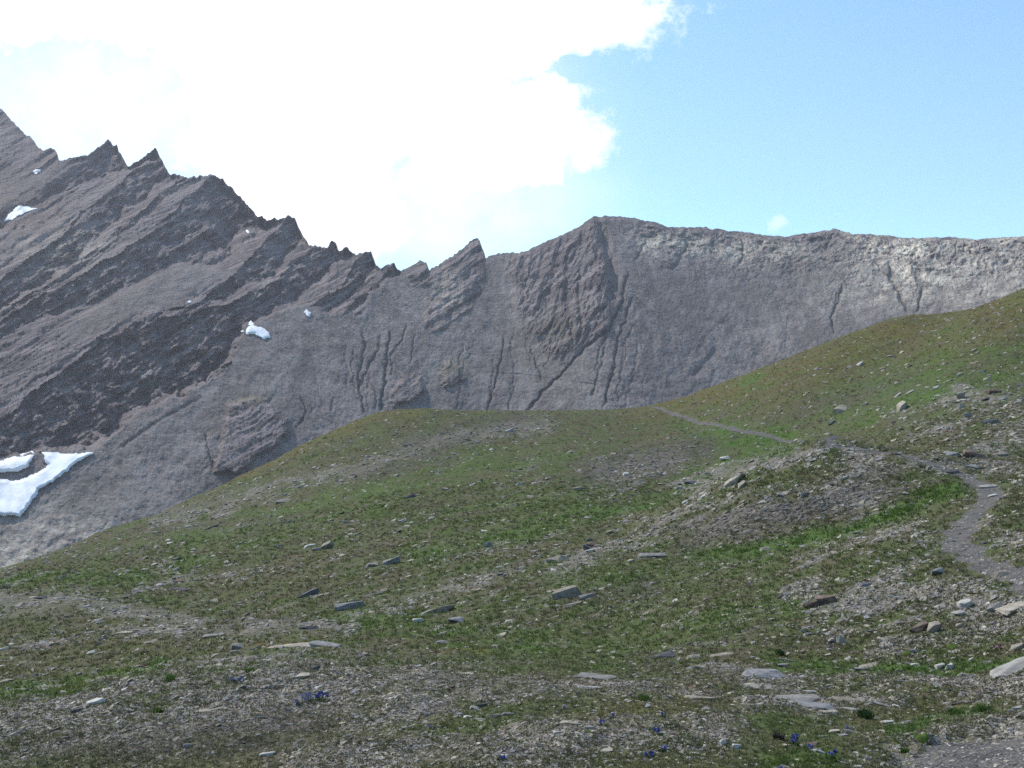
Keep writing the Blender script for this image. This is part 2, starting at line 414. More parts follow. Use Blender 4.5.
# ------------------------------------------------------------------ stones
def rock_mesh(seed, npt=16, layers=False, flat=.4, box=.55):
    r = np.random.default_rng(seed)
    bm = bmesh.new()
    pts = []
    for _ in range(npt):
        p = r.normal(size=3); p /= np.linalg.norm(p)
        p = np.sign(p) * np.abs(p) ** box
        p *= r.uniform(.8, 1.05)
        pts.append((p[0], p[1] * r.uniform(.8, 1.0), p[2]))
    vs = [bm.verts.new(p) for p in pts]
    res = bmesh.ops.convex_hull(bm, input=vs)
    dead = [g for g in res['geom_interior'] + res['geom_unused'] if isinstance(g, bmesh.types.BMVert)]
    if dead: bmesh.ops.delete(bm, geom=list(set(dead)), context='VERTS')
    bmesh.ops.dissolve_limit(bm, angle_limit=.22, verts=bm.verts, edges=bm.edges)
    if layers:
        bmesh.ops.bevel(bm, geom=list(bm.edges), offset=.06, segments=1, affect='EDGES', clamp_overlap=True)
        bmesh.ops.triangulate(bm, faces=bm.faces)
        bmesh.ops.subdivide_edges(bm, edges=bm.edges, cuts=2, use_grid_fill=True)
        for v in bm.verts:
            q = v.co
            st_ = .05 * (round((q.z * 3.0 + .4 * q.x) * 2) % 2) + .05 * float(pn(q.x * 2.5 + seed, q.y * 2.5 + q.z * 3, seed))
            v.co = q * (1 - st_) + Vector((0, 0, .04 * float(pn(q.x * 5, q.y * 5 + q.z, seed + 4))))
    bmesh.ops.recalc_face_normals(bm, faces=bm.faces)
    xs = np.array([v.co[:] for v in bm.verts]); ext = (xs.max(0) - xs.min(0)); mid = (xs.max(0) + xs.min(0)) / 2
    for v in bm.verts: v.co = Vector([(v.co[k] - mid[k]) / ext[k] for k in range(3)])
    return bm
def to_mesh(bm, name):
    me = bpy.data.meshes.new(name); bm.to_mesh(me); bm.free(); return me

ROCKS = {}
for cname in SM:
    for k in range(7):
        me = to_mesh(rock_mesh(100 + k * 7 + len(cname), 15), 'stone'); me.materials.append(SM[cname]); ROCKS[cname, k] = me

def frame_from_normal(nv, yaw):
    z = Vector(nv).normalized(); x = Vector((math.cos(yaw), math.sin(yaw), 0)); x = (x - z * x.dot(z)).normalized(); y = z.cross(x)
    return Matrix((x, y, z)).transposed()

def place(name, me, u, v, wpx, hpx, yaw=0., tilt=0., depth=None, thick=None):
    """a stone standing on the ground where photo point (u, v) is its middle"""
    vb = v + hpx * .35
    nm_flat = name.startswith('flat')
    x, y = hit_uv([u], [vb])[0]
    z, st_, _, _, _, _ = ground(np.array([x]), np.array([y]))
    e = .25
    zx, *_ = ground(np.array([x + e]), np.array([y])); zy, *_ = ground(np.array([x]), np.array([y + e]))
    nv = Vector((-(float(zx[0]) - float(z[0])) / e * .8, -(float(zy[0]) - float(z[0])) / e * .8 - (.16 if nm_flat else .05), 1)).normalized()
    w = wpx / F * y; h = hpx / F * y
    look = math.atan2(EYE - float(z[0]), y)      # how steeply we look down on it
    dp = depth * w if depth else w * .62
    th = thick * w if thick else max(.13 * w, h - dp * math.sin(look) * .8, .5 * h)
    o = bpy.data.objects.new(name, me); COL.objects.link(o)
    m = frame_from_normal(nv, yaw).to_4x4() @ Matrix.Rotation(tilt, 4, 'Y')
    m.translation = Vector((x, y, float(z[0]) + th * ((.03 if wpx > 8 * hpx else .15) if nm_flat else .28)))
    o.matrix_world = m @ Matrix.Diagonal((w * 1.08, dp, th * 1.25, 1))
    return o

# every stone one could name in the photograph: u, v, width, height, colour, tilt, name, label
HERO = [
 (350, 603, 29, 12, 'blue', -.12, 'boulder', 'dark blue-grey block with flat pale top, biggest boulder at the foot of the left slope'),
 (308, 593, 24, 9, 'dark', -.45, 'flat_stone', 'dark brown slab tilted up to the right in grass, left of the blue-grey block'),
 (318, 597, 12, 4, 'tan', -.2, 'stone', 'pale thin stone tucked against the dark tilted slab on the left slope'),
 (437, 606, 36, 11, 'tan', -.15, 'flat_stone', 'wide pale tan slab in grass, right of the blue-grey block'),
 (456, 619, 15, 7, 'blue', 0, 'stone', 'grey flat stone just below the wide pale tan slab'),
 (418, 620, 10, 5, 'white', 0, 'stone', 'pale stone at the lower left of the wide tan slab'),
 (442, 642, 12, 5, 'grey', 0, 'stone', 'pale grey stone alone on the green gully floor'),
 (566, 593, 28, 13, 'tan', -.2, 'boulder', 'pale tan flat-topped boulder in the middle of the grassy slope, largest of its trio'),
 (587, 596, 17, 7, 'grey', 0, 'stone', 'pale grey stone right of the tan flat-topped boulder in mid slope'),
 (573, 604, 18, 5, 'tan', 0, 'flat_stone', 'thin pale slab lying just under the tan flat-topped boulder'),
 (326, 645, 32, 8, 'blue', .12, 'flat_stone', 'long pale grey slab pointing right, on the brow behind the near gravel'),
 (296, 646, 36, 4, 'tan', -.04, 'flat_stone', 'long tan slab left of and touching the pale grey pointed slab'),
 (280, 647, 20, 5, 'tan', 0, 'stone', 'tan flat stone in orange turf left of the long tan slab'),
 (308, 629, 17, 6, 'dark', -.1, 'flat_stone', 'dark low slab on the bare hump below the blue-grey block'),
 (237, 645, 13, 9, 'grey', 0, 'stone', 'grey pyramid-shaped stone on the orange turf at left'),
 (235, 651, 9, 4, 'tan', 0, 'stone', 'small pale stone right in front of the grey pyramid stone'),
 (316, 667, 9, 6, 'dark', 0, 'stone', 'small black stone on bare tan ground in the left foreground'),
 (303, 682, 17, 6, 'tan', 0, 'stone', 'tan flat stone below the small black stone'),
 (205, 708, 21, 6, 'tan', 0, 'stone', 'tan flat stone alone on dark gravel of the left foreground'),
 (268, 755, 15, 5, 'white', 0, 'stone', 'bright white stone near the bottom edge left of centre'),
 (188, 746, 9, 7, 'blue', 0, 'stone', 'pale bluish stone near the bottom edge left of the bright white one'),
 (95, 704, 17, 8, 'white', -.2, 'stone', 'white stone with dark shaded flank on the left foreground gravel'),
 (77, 711, 12, 6, 'dark', 0, 'stone', 'black stone beside the white stone with the shaded flank'),
 (23, 728, 11, 9, 'tan', -.5, 'stone', 'tan leaning stone near the lower left corner'),
 (12, 736, 10, 6, 'tan', -.2, 'stone', 'pale tan stone just below the leaning stone at lower left'),
 (7, 679, 15, 6, 'tan', 0, 'stone', 'yellowish rounded stone at the left edge on turf'),
 (6, 650, 13, 5, 'white', -.2, 'flat_stone', 'pale thin slab at the left edge below the faint track'),
 (91, 652, 8, 4, 'white', -.4, 'stone', 'small pale tilted stone on the turf hump at far left'),
 (99, 653, 9, 3, 'tan', 0, 'stone', 'small flat tan stone right of the pale tilted one at far left'),
 (139, 666, 8, 4, 'tan', 0, 'stone', 'small tan stone beside the left pink flowers'),
 (432, 676, 7, 4, 'white', 0, 'stone', 'small bright white stone in the middle foreground turf'),
 (427, 716, 6, 5, 'white', 0, 'stone', 'small bright white pebble left of the pale rubble heap'),
 (348, 742, 5, 4, 'white', 0, 'stone', 'tiny round white pebble on rusty turf near the bottom'),
 (558, 745, 9, 5, 'white', 0, 'stone', 'white rounded stone near bottom centre'),
 (465, 673, 15, 4, 'tan', 0, 'stone', 'flat tan stone on ochre turf in middle foreground'),
 (474, 707, 9, 6, 'grey', 0, 'stone', 'pale grey upright stone at the top of the central rubble heap'),
 (483, 705, 10, 5, 'dark', 0, 'stone', 'dark stone at the top right of the central rubble heap'),
 (495, 712, 10, 6, 'tan', 0, 'stone', 'tan rounded stone right of the central rubble heap'),
 (507, 711, 15, 6, 'grey', .1, 'stone', 'pale grey flat stone at the right end of the central rubble heap'),
 (468, 713, 9, 5, 'white', 0, 'stone', 'pale broken stone in the middle of the central rubble heap'),
 (459, 711, 8, 4, 'blue', 0, 'stone', 'bluish broken stone at the left of the central rubble heap'),
 (478, 717, 14, 4, 'grey', 0, 'stone', 'flat grey stone at the foot of the central rubble heap'),
 (565, 706, 6, 6, 'blue', 0, 'stone', 'small pale blue-grey upright stone in turf at bottom centre'),
 (595, 679, 40, 6, 'grey', 0, 'flat_stone', 'long flat grey slab level with the ground in the middle foreground'),
 (600, 687, 15, 4, 'tan', .25, 'stone', 'short tan stone just under the long flat grey slab'),
 (588, 693, 24, 4, 'grey', 0, 'flat_stone', 'thin grey slab, lower neighbour of the long flat grey slab'),
 (661, 657, 29, 5, 'dark', -.08, 'flat_stone', 'long dark slab on the edge of the green gully'),
 (694, 658, 15, 6, 'tan', -.2, 'stone', 'tan stone right of the long dark slab'),
 (698, 673, 15, 4, 'grey', 0, 'stone', 'pale grey flat stone below the tan stone by the gully'),
 (570, 736, 20, 4, 'tan', 0, 'flat_stone', 'thin tan slab among turf near bottom centre'),
 (590, 742, 11, 5, 'grey', 0, 'stone', 'rounded pale grey stone right of the white rounded stone'),
 (589, 734, 9, 4, 'white', 0, 'stone', 'pale stone left of the blue flowers at bottom centre'),
 (607, 756, 14, 5, 'tan', 0, 'stone', 'ochre tan stone near the bottom edge under blue flowers'),
 (702, 731, 7, 4, 'white', 0, 'stone', 'small white stone on turf at the upper edge of the central gravel bed'),
 (764, 676, 46, 9, 'blue', .06, 'flat_stone', 'pale blue-grey slab with dark undercut right end, left of the layered outcrop'),
 (750, 685, 17, 8, 'tan', -.15, 'stone', 'tan wedge stone under the pale blue-grey slab'),
 (788, 657, 25, 7, 'tan', 0, 'stone', 'tan rounded stone at the left end of the bright green strip'),
 (783, 665, 14, 4, 'grey', 0, 'stone', 'flat grey stone in front of the tan rounded stone by the green strip'),
 (798, 696, 48, 5, 'grey', .03, 'flat_stone', 'grey top ledge at the left of the layered outcrop'),
 (812, 704, 46, 8, 'blue', .04, 'flat_stone', 'blue-grey lower ledge at the middle of the layered outcrop'),
 (756, 706, 19, 7, 'grey', -.1, 'flat_stone', 'grey rounded slab at the left tip of the layered outcrop'),
 (848, 698, 34, 7, 'tan', .16, 'flat_stone', 'pale slab sloping down to the right on top of the layered outcrop'),
 (847, 706, 26, 5, 'grey', 0, 'flat_stone', 'lower grey slab at the right of the layered outcrop'),
 (870, 700, 10, 5, 'tan', .3, 'stone', 'tan stone at the right end of the layered outcrop'),
 (884, 707, 20, 5, 'grey', .3, 'flat_stone', 'narrow grey slab dropping right beyond the layered outcrop'),
 (809, 692, 12, 4, 'white', 0, 'stone', 'pale stone perched above the layered outcrop'),
 (1018, 666, 52, 17, 'grey', -.2, 'boulder', 'big pale cracked boulder cut by the right edge, in the green strip'),
 (1018, 650, 15, 8, 'tan', -.3, 'stone', 'yellowish stone above the big pale cracked boulder'),
 (1015, 606, 32, 7, 'tan', -.1, 'boulder', 'wide tan boulder at the right edge under the trail'),
 (995, 604, 16, 9, 'grey', -.3, 'stone', 'grey leaning stone left of the wide tan boulder at the right edge'),
 (965, 604, 14, 9, 'white', .1, 'stone', 'pale pointed stone on the stony right slope'),
 (958, 613, 13, 6, 'white', -.1, 'stone', 'pale flat stone at the foot of the pale pointed stone'),
 (919, 627, 19, 10, 'rust', -.55, 'boulder', 'dark rusty leaning rock on the right slope, left of a tan lump'),
 (934, 627, 15, 12, 'tan', .1, 'boulder', 'tan lumpy rock right of the dark rusty leaning rock'),
 (960, 627, 8, 6, 'tan', -.4, 'stone', 'small pale stone tilted in the turf right of the tan lumpy rock'),
 (841, 639, 9, 9, 'tan', -.2, 'stone', 'tan upright stone at the bottom of the right slope'),
 (834, 640, 10, 6, 'dark', -.3, 'stone', 'dark stone left of the tan upright stone'),
 (804, 629, 8, 6, 'tan', 0, 'stone', 'ochre rounded stone on turf left of the tan upright stone'),
 (812, 603, 16, 8, 'rust', -.2, 'boulder', 'rusty brown lump, left half of the brown outcrop on the right slope'),
 (826, 598, 19, 10, 'rust', -.2, 'boulder', 'rusty brown lump, right half of the brown outcrop on the right slope'),
 (863, 583, 14, 7, 'blue', 0, 'stone', 'blue-grey stone above the brown outcrop on the right slope'),
 (937, 573, 11, 7, 'blue', 0, 'stone', 'blue-grey stone left of the trail bend'),
 (1000, 570, 16, 7, 'tan', -.1, 'stone', 'pale lumpy stone on the lower edge of the trail at right'),
 (866, 679, 16, 5, 'tan', 0, 'stone', 'yellowish oval stone just below the bright green strip'),
 (869, 662, 21, 4, 'tan', 0, 'flat_stone', 'thin tan slab lying on the bright green strip'),
 (861, 671, 16, 4, 'grey', .1, 'stone', 'thin grey stone in the bright green strip'),
 (949, 665, 11, 8, 'white', 0, 'stone', 'white lump at the upper edge of the bright green strip, right of a twin'),
 (940, 664, 10, 6, 'white', 0, 'stone', 'white stone touching the white lump on its left'),
 (915, 662, 9, 4, 'white', 0, 'stone', 'white flat stone at the upper edge of the green strip'),
 (972, 661, 5, 5, 'white', 0, 'stone', 'small white stone between the white lump and the big pale boulder'),
 (914, 651, 8, 5, 'blue', 0, 'stone', 'bluish stone beside the bright moss cushion on the right'),
 (964, 677, 9, 6, 'grey', 0, 'stone', 'grey lump below the green strip left of the big pale boulder'),
 (958, 701, 13, 4, 'dark', 0, 'flat_stone', 'black flat stone on turf near the lower right'),
 (949, 706, 8, 5, 'tan', 0, 'stone', 'tan rounded stone left of the black flat stone'),
 (942, 712, 14, 5, 'grey', -.4, 'stone', 'grey tilted stone beneath the tan rounded stone at lower right'),
 (931, 714, 12, 4, 'grey', 0, 'stone', 'flat grey stone left of the grey tilted one at lower right'),
 (1016, 708, 22, 8, 'grey', 0, 'boulder', 'grey oval boulder at the right edge above the wide path'),
 (1011, 713, 8, 5, 'grey', 0, 'stone', 'small grey stone leaning on the grey oval boulder'),
 (887, 718, 13, 5, 'white', 0, 'stone', 'pale stone right of the dark green tuft'),
 (893, 722, 10, 4, 'white', 0, 'stone', 'pale flat stone touching the one right of the dark green tuft'),
 (906, 719, 17, 4, 'grey', 0, 'flat_stone', 'pale grey slab in line with the pale pair near the dark green tuft'),
 (834, 728, 14, 6, 'tan', -.1, 'stone', 'tan block in the low rock line above the blue flowers'),
 (852, 730, 20, 6, 'tan', .3, 'flat_stone', 'tan slab dropping to the right in the low rock line'),
 (843, 735, 12, 4, 'grey', 0, 'stone', 'grey stone under the low rock line'),
 (808, 741, 22, 5, 'rust', 0, 'flat_stone', 'brownish slab right of the brightest blue flowers'),
 (818, 752, 13, 6, 'blue', 0, 'stone', 'bluish stone between the blue flowers at lower right'),
 (823, 735, 10, 4, 'grey', 0, 'stone', 'grey stone above the brownish slab'),
 (785, 763, 9, 9, 'tan', 0, 'stone', 'pale knob at the bottom edge under the blue flowers'),
 (858, 762, 7, 5, 'white', 0, 'stone', 'whitish stone by the left edge of the wide path'),
 (723, 748, 7, 7, 'white', -.5, 'stone', 'small white upright chip on the central gravel bed'),
 (737, 751, 9, 6, 'white', 0, 'stone', 'whitish stone right of the upright chip on the central gravel bed'),
 (840, 411, 14, 7, 'tan', -.15, 'boulder', 'pale boulder alone on the green right hillside'),
 (832, 438, 17, 5, 'dark', 0, 'flat_stone', 'dark grey slab right beside the far trail'),
 (832, 423, 9, 4, 'blue', 0, 'stone', 'grey stone between the pale hillside boulder and the trail slab'),
 (865, 405, 7, 4, 'tan', 0, 'stone', 'small pale stone right of the pale hillside boulder'),
 (902, 407, 13, 7, 'tan', -.4, 'stone', 'pale tilted stone on the right hillside above the trail'),
 (960, 396, 10, 7, 'tan', .1, 'stone', 'brownish stone high on the right hillside'),
 (961, 408, 8, 6, 'tan', 0, 'stone', 'pinkish tan stone below the brownish stone on the right hillside'),
 (968, 415, 8, 6, 'grey', 0, 'stone', 'grey block under the pinkish tan stone on the right hillside'),
 (993, 391, 13, 6, 'rust', -.3, 'stone', 'brownish jagged rock near the right edge of the hillside'),
 (991, 421, 16, 6, 'blue', -.1, 'flat_stone', 'blue-grey slab in the rubble at the right of the hillside'),
 (954, 455, 22, 6, 'grey', .05, 'flat_stone', 'grey ledge, left piece of the small outcrop above the trail bend'),
 (976, 457, 26, 7, 'rust', .05, 'flat_stone', 'brown undercut ledge in the middle of the outcrop above the trail bend'),
 (997, 455, 20, 5, 'tan', 0, 'flat_stone', 'pale ledge, right piece of the outcrop above the trail bend'),
 (972, 468, 15, 4, 'grey', 0, 'flat_stone', 'low grey stone under the outcrop above the trail bend'),
 (952, 471, 16, 4, 'dark', 0, 'flat_stone', 'dark flat stone at the edge of the trail before its bend'),
 (988, 484, 19, 4, 'grey', 0, 'flat_stone', 'flat grey step stone lying across the trail'),
 (993, 494, 9, 3, 'white', 0, 'stone', 'pale stone on the right edge of the trail under the step stone'),
 (735, 478, 22, 9, 'tan', -.35, 'flat_stone', 'big tan bedrock slab on the left shoulder of the grassy hump'),
 (742, 483, 12, 5, 'tan', -.3, 'stone', 'pale stone at the lower side of the tan bedrock slab'),
 (690, 482, 10, 5, 'blue', -.2, 'stone', 'grey stone in the green hollow left of the hump'),
 (678, 488, 9, 4, 'tan', -.3, 'stone', 'pale stone left of the grey stone in the green hollow'),
 (725, 461, 9, 4, 'white', 0, 'stone', 'whitish stone above the tan bedrock slab'),
 (626, 474, 6, 4, 'white', 0, 'stone', 'whitish stone on the dark patch of the middle slope'),
 (578, 489, 9, 5, 'tan', -.2, 'stone', 'pale stone at the left edge of the dark patch on the middle slope'),
 (821, 507, 6, 7, 'tan', 0, 'stone', 'tan upright stone on the dark face of the hump'),
 (803, 497, 9, 6, 'grey', 0, 'stone', 'grey stone on the dark face of the hump, left of the tan upright one'),
 (652, 555, 28, 6, 'grey', -.15, 'flat_stone', 'long grey slab on the edge of the green gully below the hump'),
 (765, 549, 11, 5, 'tan', 0, 'stone', 'pale stone on the lower edge of the gully below the hump'),
 (591, 547, 11, 5, 'rust', -.4, 'stone', 'reddish rock in the small stone jumble of the middle slope'),
 (586, 550, 6, 7, 'dark', -.5, 'stone', 'dark upright stone left of the reddish rock'),
 (589, 553, 11, 4, 'white', -.3, 'stone', 'pale flat stone under the reddish rock'),
 (590, 540, 7, 3, 'dark', 0, 'stone', 'black stone above the reddish rock'),
 (609, 532, 7, 4, 'tan', 0, 'stone', 'cream stone up and right of the reddish rock'),
 (631, 561, 8, 4, 'tan', -.3, 'stone', 'cream tilted stone right of and below the reddish rock'),
 (562, 559, 13, 7, 'tan', 0, 'stone', 'tan boulder on grass left of and below the reddish rock'),
 (391, 563, 19, 8, 'grey', -.4, 'flat_stone', 'grey tilted slab on the left slope above the wide pale tan slab'),
 (372, 566, 12, 5, 'grey', -.2, 'stone', 'grey stone left of the tilted slab on the left slope'),
 (488, 544, 8, 6, 'grey', -.5, 'stone', 'grey leaning stone in mid slope at centre'),
 (553, 560, 20, 6, 'tan', -.1, 'flat_stone', 'pale slab left of the tan boulder in mid slope'),
 (326, 546, 15, 7, 'tan', -.4, 'stone', 'tan weathered rock on the left slope'),
 (310, 546, 12, 4, 'white', -.1, 'stone', 'pale stone left of the tan weathered rock on the left slope'),
 (212, 527, 20, 4, 'dark', -.3, 'flat_stone', 'long dark slab on the upper left slope'),
 (178, 589, 22, 4, 'dark', 0, 'flat_stone', 'dark flat slab on the lower left slope above the faint track'),
 (282, 502, 16, 5, 'grey', -.2, 'flat_stone', 'grey slab on a bare streak of the left slope'),
 (410, 496, 12, 4, 'dark', -.3, 'stone', 'dark stone on the grey streak high on the left slope'),
 (510, 431, 10, 3, 'grey', -.3, 'stone', 'grey stone on the dark streak below the skyline'),
 (168, 631, 26, 3, 'tan', -.05, 'flat_stone', 'longest pale ledge, middle one of the bare ledges on the lower left hump'),
 (126, 634, 17, 3, 'tan', -.03, 'flat_stone', 'pale ledge at the left end of the bare ledges on the lower left hump'),
 (214, 637, 20, 3, 'grey', -.08, 'flat_stone', 'grey ledge at the right end of the bare ledges on the lower left hump'),
 (148, 643, 12, 3, 'tan', 0, 'flat_stone', 'short tan ledge below the longest pale ledge on the lower left hump'),
 (700, 700, 30, 4, 'tan', 0, 'flat_stone', 'tan slab in bare ground left of the layered outcrop'),
 (776, 700, 26, 5, 'tan', 0, 'flat_stone', 'tan slab between the rounded tip and the ledges of the layered outcrop'),
 (826, 710, 24, 4, 'tan', 0, 'flat_stone', 'tan slab at the lower edge of the layered outcrop'),
 (722, 655, 22, 4, 'tan', 0, 'flat_stone', 'tan slab on the turf left of the tan rounded stone of the green strip'),
 (41, 596, 11, 4, 'dark', 0, 'stone', 'dark stone beside the faint track at the far left'),
]
hero_boost = {}
for k, (u, v, w, h, cl, tl, nm, lab) in enumerate(HERO):
    big = w > 18
    if big:
        me = to_mesh(rock_mesh(500 + k, 13 if nm == 'boulder' else 15, True, box=.42), nm); me.materials.append(SM[cl])
    else:
        me = ROCKS[cl, k % 7]
    slab = nm == 'flat_stone'
    o = place(nm, me, u, v, w, h, yaw=random.uniform(-.25, .25), tilt=tl * .6, depth=(.5 if slab else .7))
    cat = {'boulder': 'boulder', 'flat_stone': 'flat rock', 'stone': 'stone'}[nm]
    tag(o, lab, cat, 'large stones lying on the hillside')

# lesser stones, still objects of their own, by place
ZONES = [
 ('right hillside above the trail', [(850, 360), (1030, 330), (1030, 445), (880, 440)], 34),
 ('stony right slope below the trail', [(830, 575), (1030, 590), (1030, 645), (790, 650)], 34),
 ('grassy left slope below the skyline', [(120, 540), (420, 480), (560, 470), (560, 580), (330, 600), (100, 600)], 30),
 ('gravelly left foreground', [(0, 700), (330, 665), (420, 700), (420, 768), (0, 768)], 26),
 ('hump with the dark face in mid slope', [(660, 500), (740, 460), (880, 455), (880, 510), (700, 545)], 16),
 ('foreground turf and gravel at bottom centre', [(430, 690), (740, 690), (740, 768), (430, 768)], 16),
]
PX = {'tan': 'tan', 'grey': 'grey', 'white': 'whitish', 'blue': 'bluish grey', 'dark': 'dark'}
cnt = 0
for zn, poly, N in ZONES:
    inside = (poly_sd(U, V, poly) > 0).astype(float) * (.3 + STm)
    p, nv, uu, vv, i, j = sample(inside, N, 900 + cnt)
    for k in range(N):
        r = random.random(); cl = 'tan' if r < .42 else 'grey' if r < .72 else 'white' if r < .82 else 'blue' if r < .9 else 'dark'
        d = p[k][1]; px = random.uniform(4.5, 9.5); w = px / F * d
        me = ROCKS[cl, random.randrange(7)]
        o = bpy.data.objects.new('stone', me); COL.objects.link(o)
        n_ = Vector(nv[k]); n_ = (n_ * .6 + Vector((0, 0, .4))).normalized()
        m = frame_from_normal(n_, random.uniform(-.8, .8)).to_4x4() @ Matrix.Rotation(random.uniform(-.4, .15), 4, 'Y')
        th = w * random.uniform(.2, .42)
        m.translation = Vector(p[k]) + Vector((0, 0, th * .15))
        o.matrix_world = m @ Matrix.Diagonal((w, w * random.uniform(.5, .85), th, 1))
        size = 'small' if px < 7 else 'medium-sized'
        tag(o, f'{size} {PX[cl]} stone lying loose on the {zn}', 'stone', f'{size} {PX[cl]} loose stones on the {zn}')
        cnt += 1

# loose rubble nobody could count
base_arr = []
for k in range(10):
    bm = rock_mesh(300 + k, 9); bmesh.ops.triangulate(bm, faces=bm.faces)
    bm.verts.ensure_lookup_table()
    base_arr.append((np.array([v.co[:] for v in bm.verts]), np.array([[v.index for v in f.verts] for f in bm.faces]))); bm.free()
def scatter_stones(name, weight, N, seed, med, sig, cap, pathy=False):
    r = np.random.default_rng(seed)
    p, nv, uu, vv, i, j = sample(weight, N, seed)
    d = np.hypot(p[:, 0], p[:, 1])
    w = np.minimum(np.exp(r.normal(math.log(med), sig, N)), 8.0) / F * d
    w = np.clip(w, .012, cap)
    cols = np.array([SCOL[c] for c in ('tan', 'grey', 'blue', 'dark', 'white', 'rust')])
    pick = r.choice(6, N, p=[.44, .33, .09, .06, .05, .03])
    col = cols[pick] * r.uniform(.7, 1.15, (N, 1)) * (1 - .5 * HEm[i, j][:, None])  # rubble darkened too, on heath and in the hump face's painted shade
    which = r.integers(0, len(base_arr), N)
    V_, T_, C_ = [], [], []; off = 0
    for b_ in range(len(base_arr)):
        s = np.where(which == b_)[0]; bv, bt = base_arr[b_]
        m = len(s); yaw = r.normal(0, .7, m); th = w[s] * r.uniform(.13, .38, m); dp = w[s] * r.uniform(.5, .95, m)
        zax = nv[s] * .85 + np.array([-.05, -.10, .15]) + r.normal(0, .16, (m, 3)); zax /= np.linalg.norm(zax, axis=1, keepdims=True)
        x0 = np.stack([np.cos(yaw), np.sin(yaw), 0 * yaw], 1); xax = x0 - zax * (x0 * zax).sum(1, keepdims=True); xax /= np.linalg.norm(xax, axis=1, keepdims=True)
        yax = np.cross(zax, xax)
        pts = (bv[None, :, 0, None] * (xax * w[s][:, None])[:, None] + bv[None, :, 1, None] * (yax * dp[:, None])[:, None] + bv[None, :, 2, None] * (zax * th[:, None])[:, None]) + (p[s] + np.array([0, 0, 1]) * (th * .12)[:, None])[:, None]
        nvb = len(bv)
        V_.append(pts.reshape(-1, 3)); T_.append((bt[None] + (np.arange(m) * nvb)[:, None, None]).reshape(-1, 3) + off); off += m * nvb
        C_.append(np.repeat(col[s], nvb, 0))
    me = mesh_np(name, np.concatenate(V_), tris=np.concatenate(T_), smooth=False)
    attr_col(me, 'tint', np.concatenate(C_))
    return me
m_r, t, b = new_mat('loose_schist', .9, .2)
pos = t.new('ShaderNodeNewGeometry').outputs['Position']
nz = t.noise(pos, 45, 4, .6)
hsv = t.new('ShaderNodeHueSaturation'); t.put(hsv.inputs['Color'], t.at('tint', 'Color')); t.put(hsv.inputs['Value'], t.ramp(nz, .3, .7, .7, 1.25))
t.put(b.inputs['Base Color'], hsv.outputs[0])
w_st = (0.07 + STm ** 1.6) * (1 - .9 * PW) * (1 - .35 * sst(50, 90, R_))
me = scatter_stones('loose_rubble', w_st * (1 - .6 * LUm), 62000, 41, 2.4, .5, .42)
tag(link('loose_rubble', me, m_r), 'countless small loose stones strewn over turf and bare ground', 'rubble', kind='stuff')
me = scatter_stones('trail_grit', PW + 1e-6, 3500, 43, 2.0, .5, .12)
tag(link('trail_grit', me, m_r), 'fine grit and chips lying on the trodden grey path', 'grit', kind='stuff')

# ------------------------------------------------------------------ grass and low plants
def blades(p, nv, h, wd, ncnt, colr, seed, lean=.55, spread=.5):
    """clumps of curved two-piece blades as raw arrays"""
    r = np.random.default_rng(seed)
    N = len(p); P_ = np.repeat(p, ncnt, 0); H = np.repeat(h, ncnt) * r.uniform(.6, 1.15, N * ncnt); Wd = np.repeat(wd, ncnt)
    Cc = np.repeat(colr, ncnt, 0) * r.uniform(.75, 1.25, (N * ncnt, 1))
    a = r.uniform(0, 2 * math.pi, N * ncnt); rad = np.repeat(h, ncnt) * spread * np.sqrt(r.random(N * ncnt))
    b0 = P_ + np.stack([np.cos(a) * rad, np.sin(a) * rad, 0 * a - .15 * H], 1)
    a2 = a + r.normal(0, .8, len(a)); ln = H * lean * r.uniform(.4, 1.4, len(a))
    dirv = np.stack([np.cos(a2), np.sin(a2), 0 * a2], 1)
    a3 = r.uniform(0, math.pi, len(a)); sd = np.stack([np.cos(a3), np.sin(a3), 0 * a3], 1) * (Wd / 2)[:, None]
    up = np.array([0, 0, 1.0])
    mid = b0 + dirv * (ln * .35)[:, None] + up * (H * .65)[:, None]; tip = b0 + dirv * ln[:, None] + up * H[:, None]
    vs = np.stack([b0 - sd, b0 + sd, mid + sd * .8, mid - sd * .8, tip], 1)
    k = np.arange(len(a))[:, None] * 5
    q = k + np.array([[0, 1, 2, 3]]); t_ = k + np.array([[3, 2, 4]])
    return vs.reshape(-1, 3), q, t_, np.repeat(Cc, 5, 0)
m_gr, t, b = new_mat('grass_blade', .75, .2)
t.put(b.inputs['Base Color'], t.at('tint', 'Color'))
tr = t.new('ShaderNodeBsdfTranslucent'); t.put(tr.inputs[0], t.at('tint', 'Color'))
mx = t.new('ShaderNodeMixShader'); mx.inputs[0].default_value = .4
t.l.new(b.outputs[0], mx.inputs[1]); t.l.new(tr.outputs[0], mx.inputs[2])
t.l.new(mx.outputs[0], m_gr.node_tree.nodes['Material Output'].inputs[0])

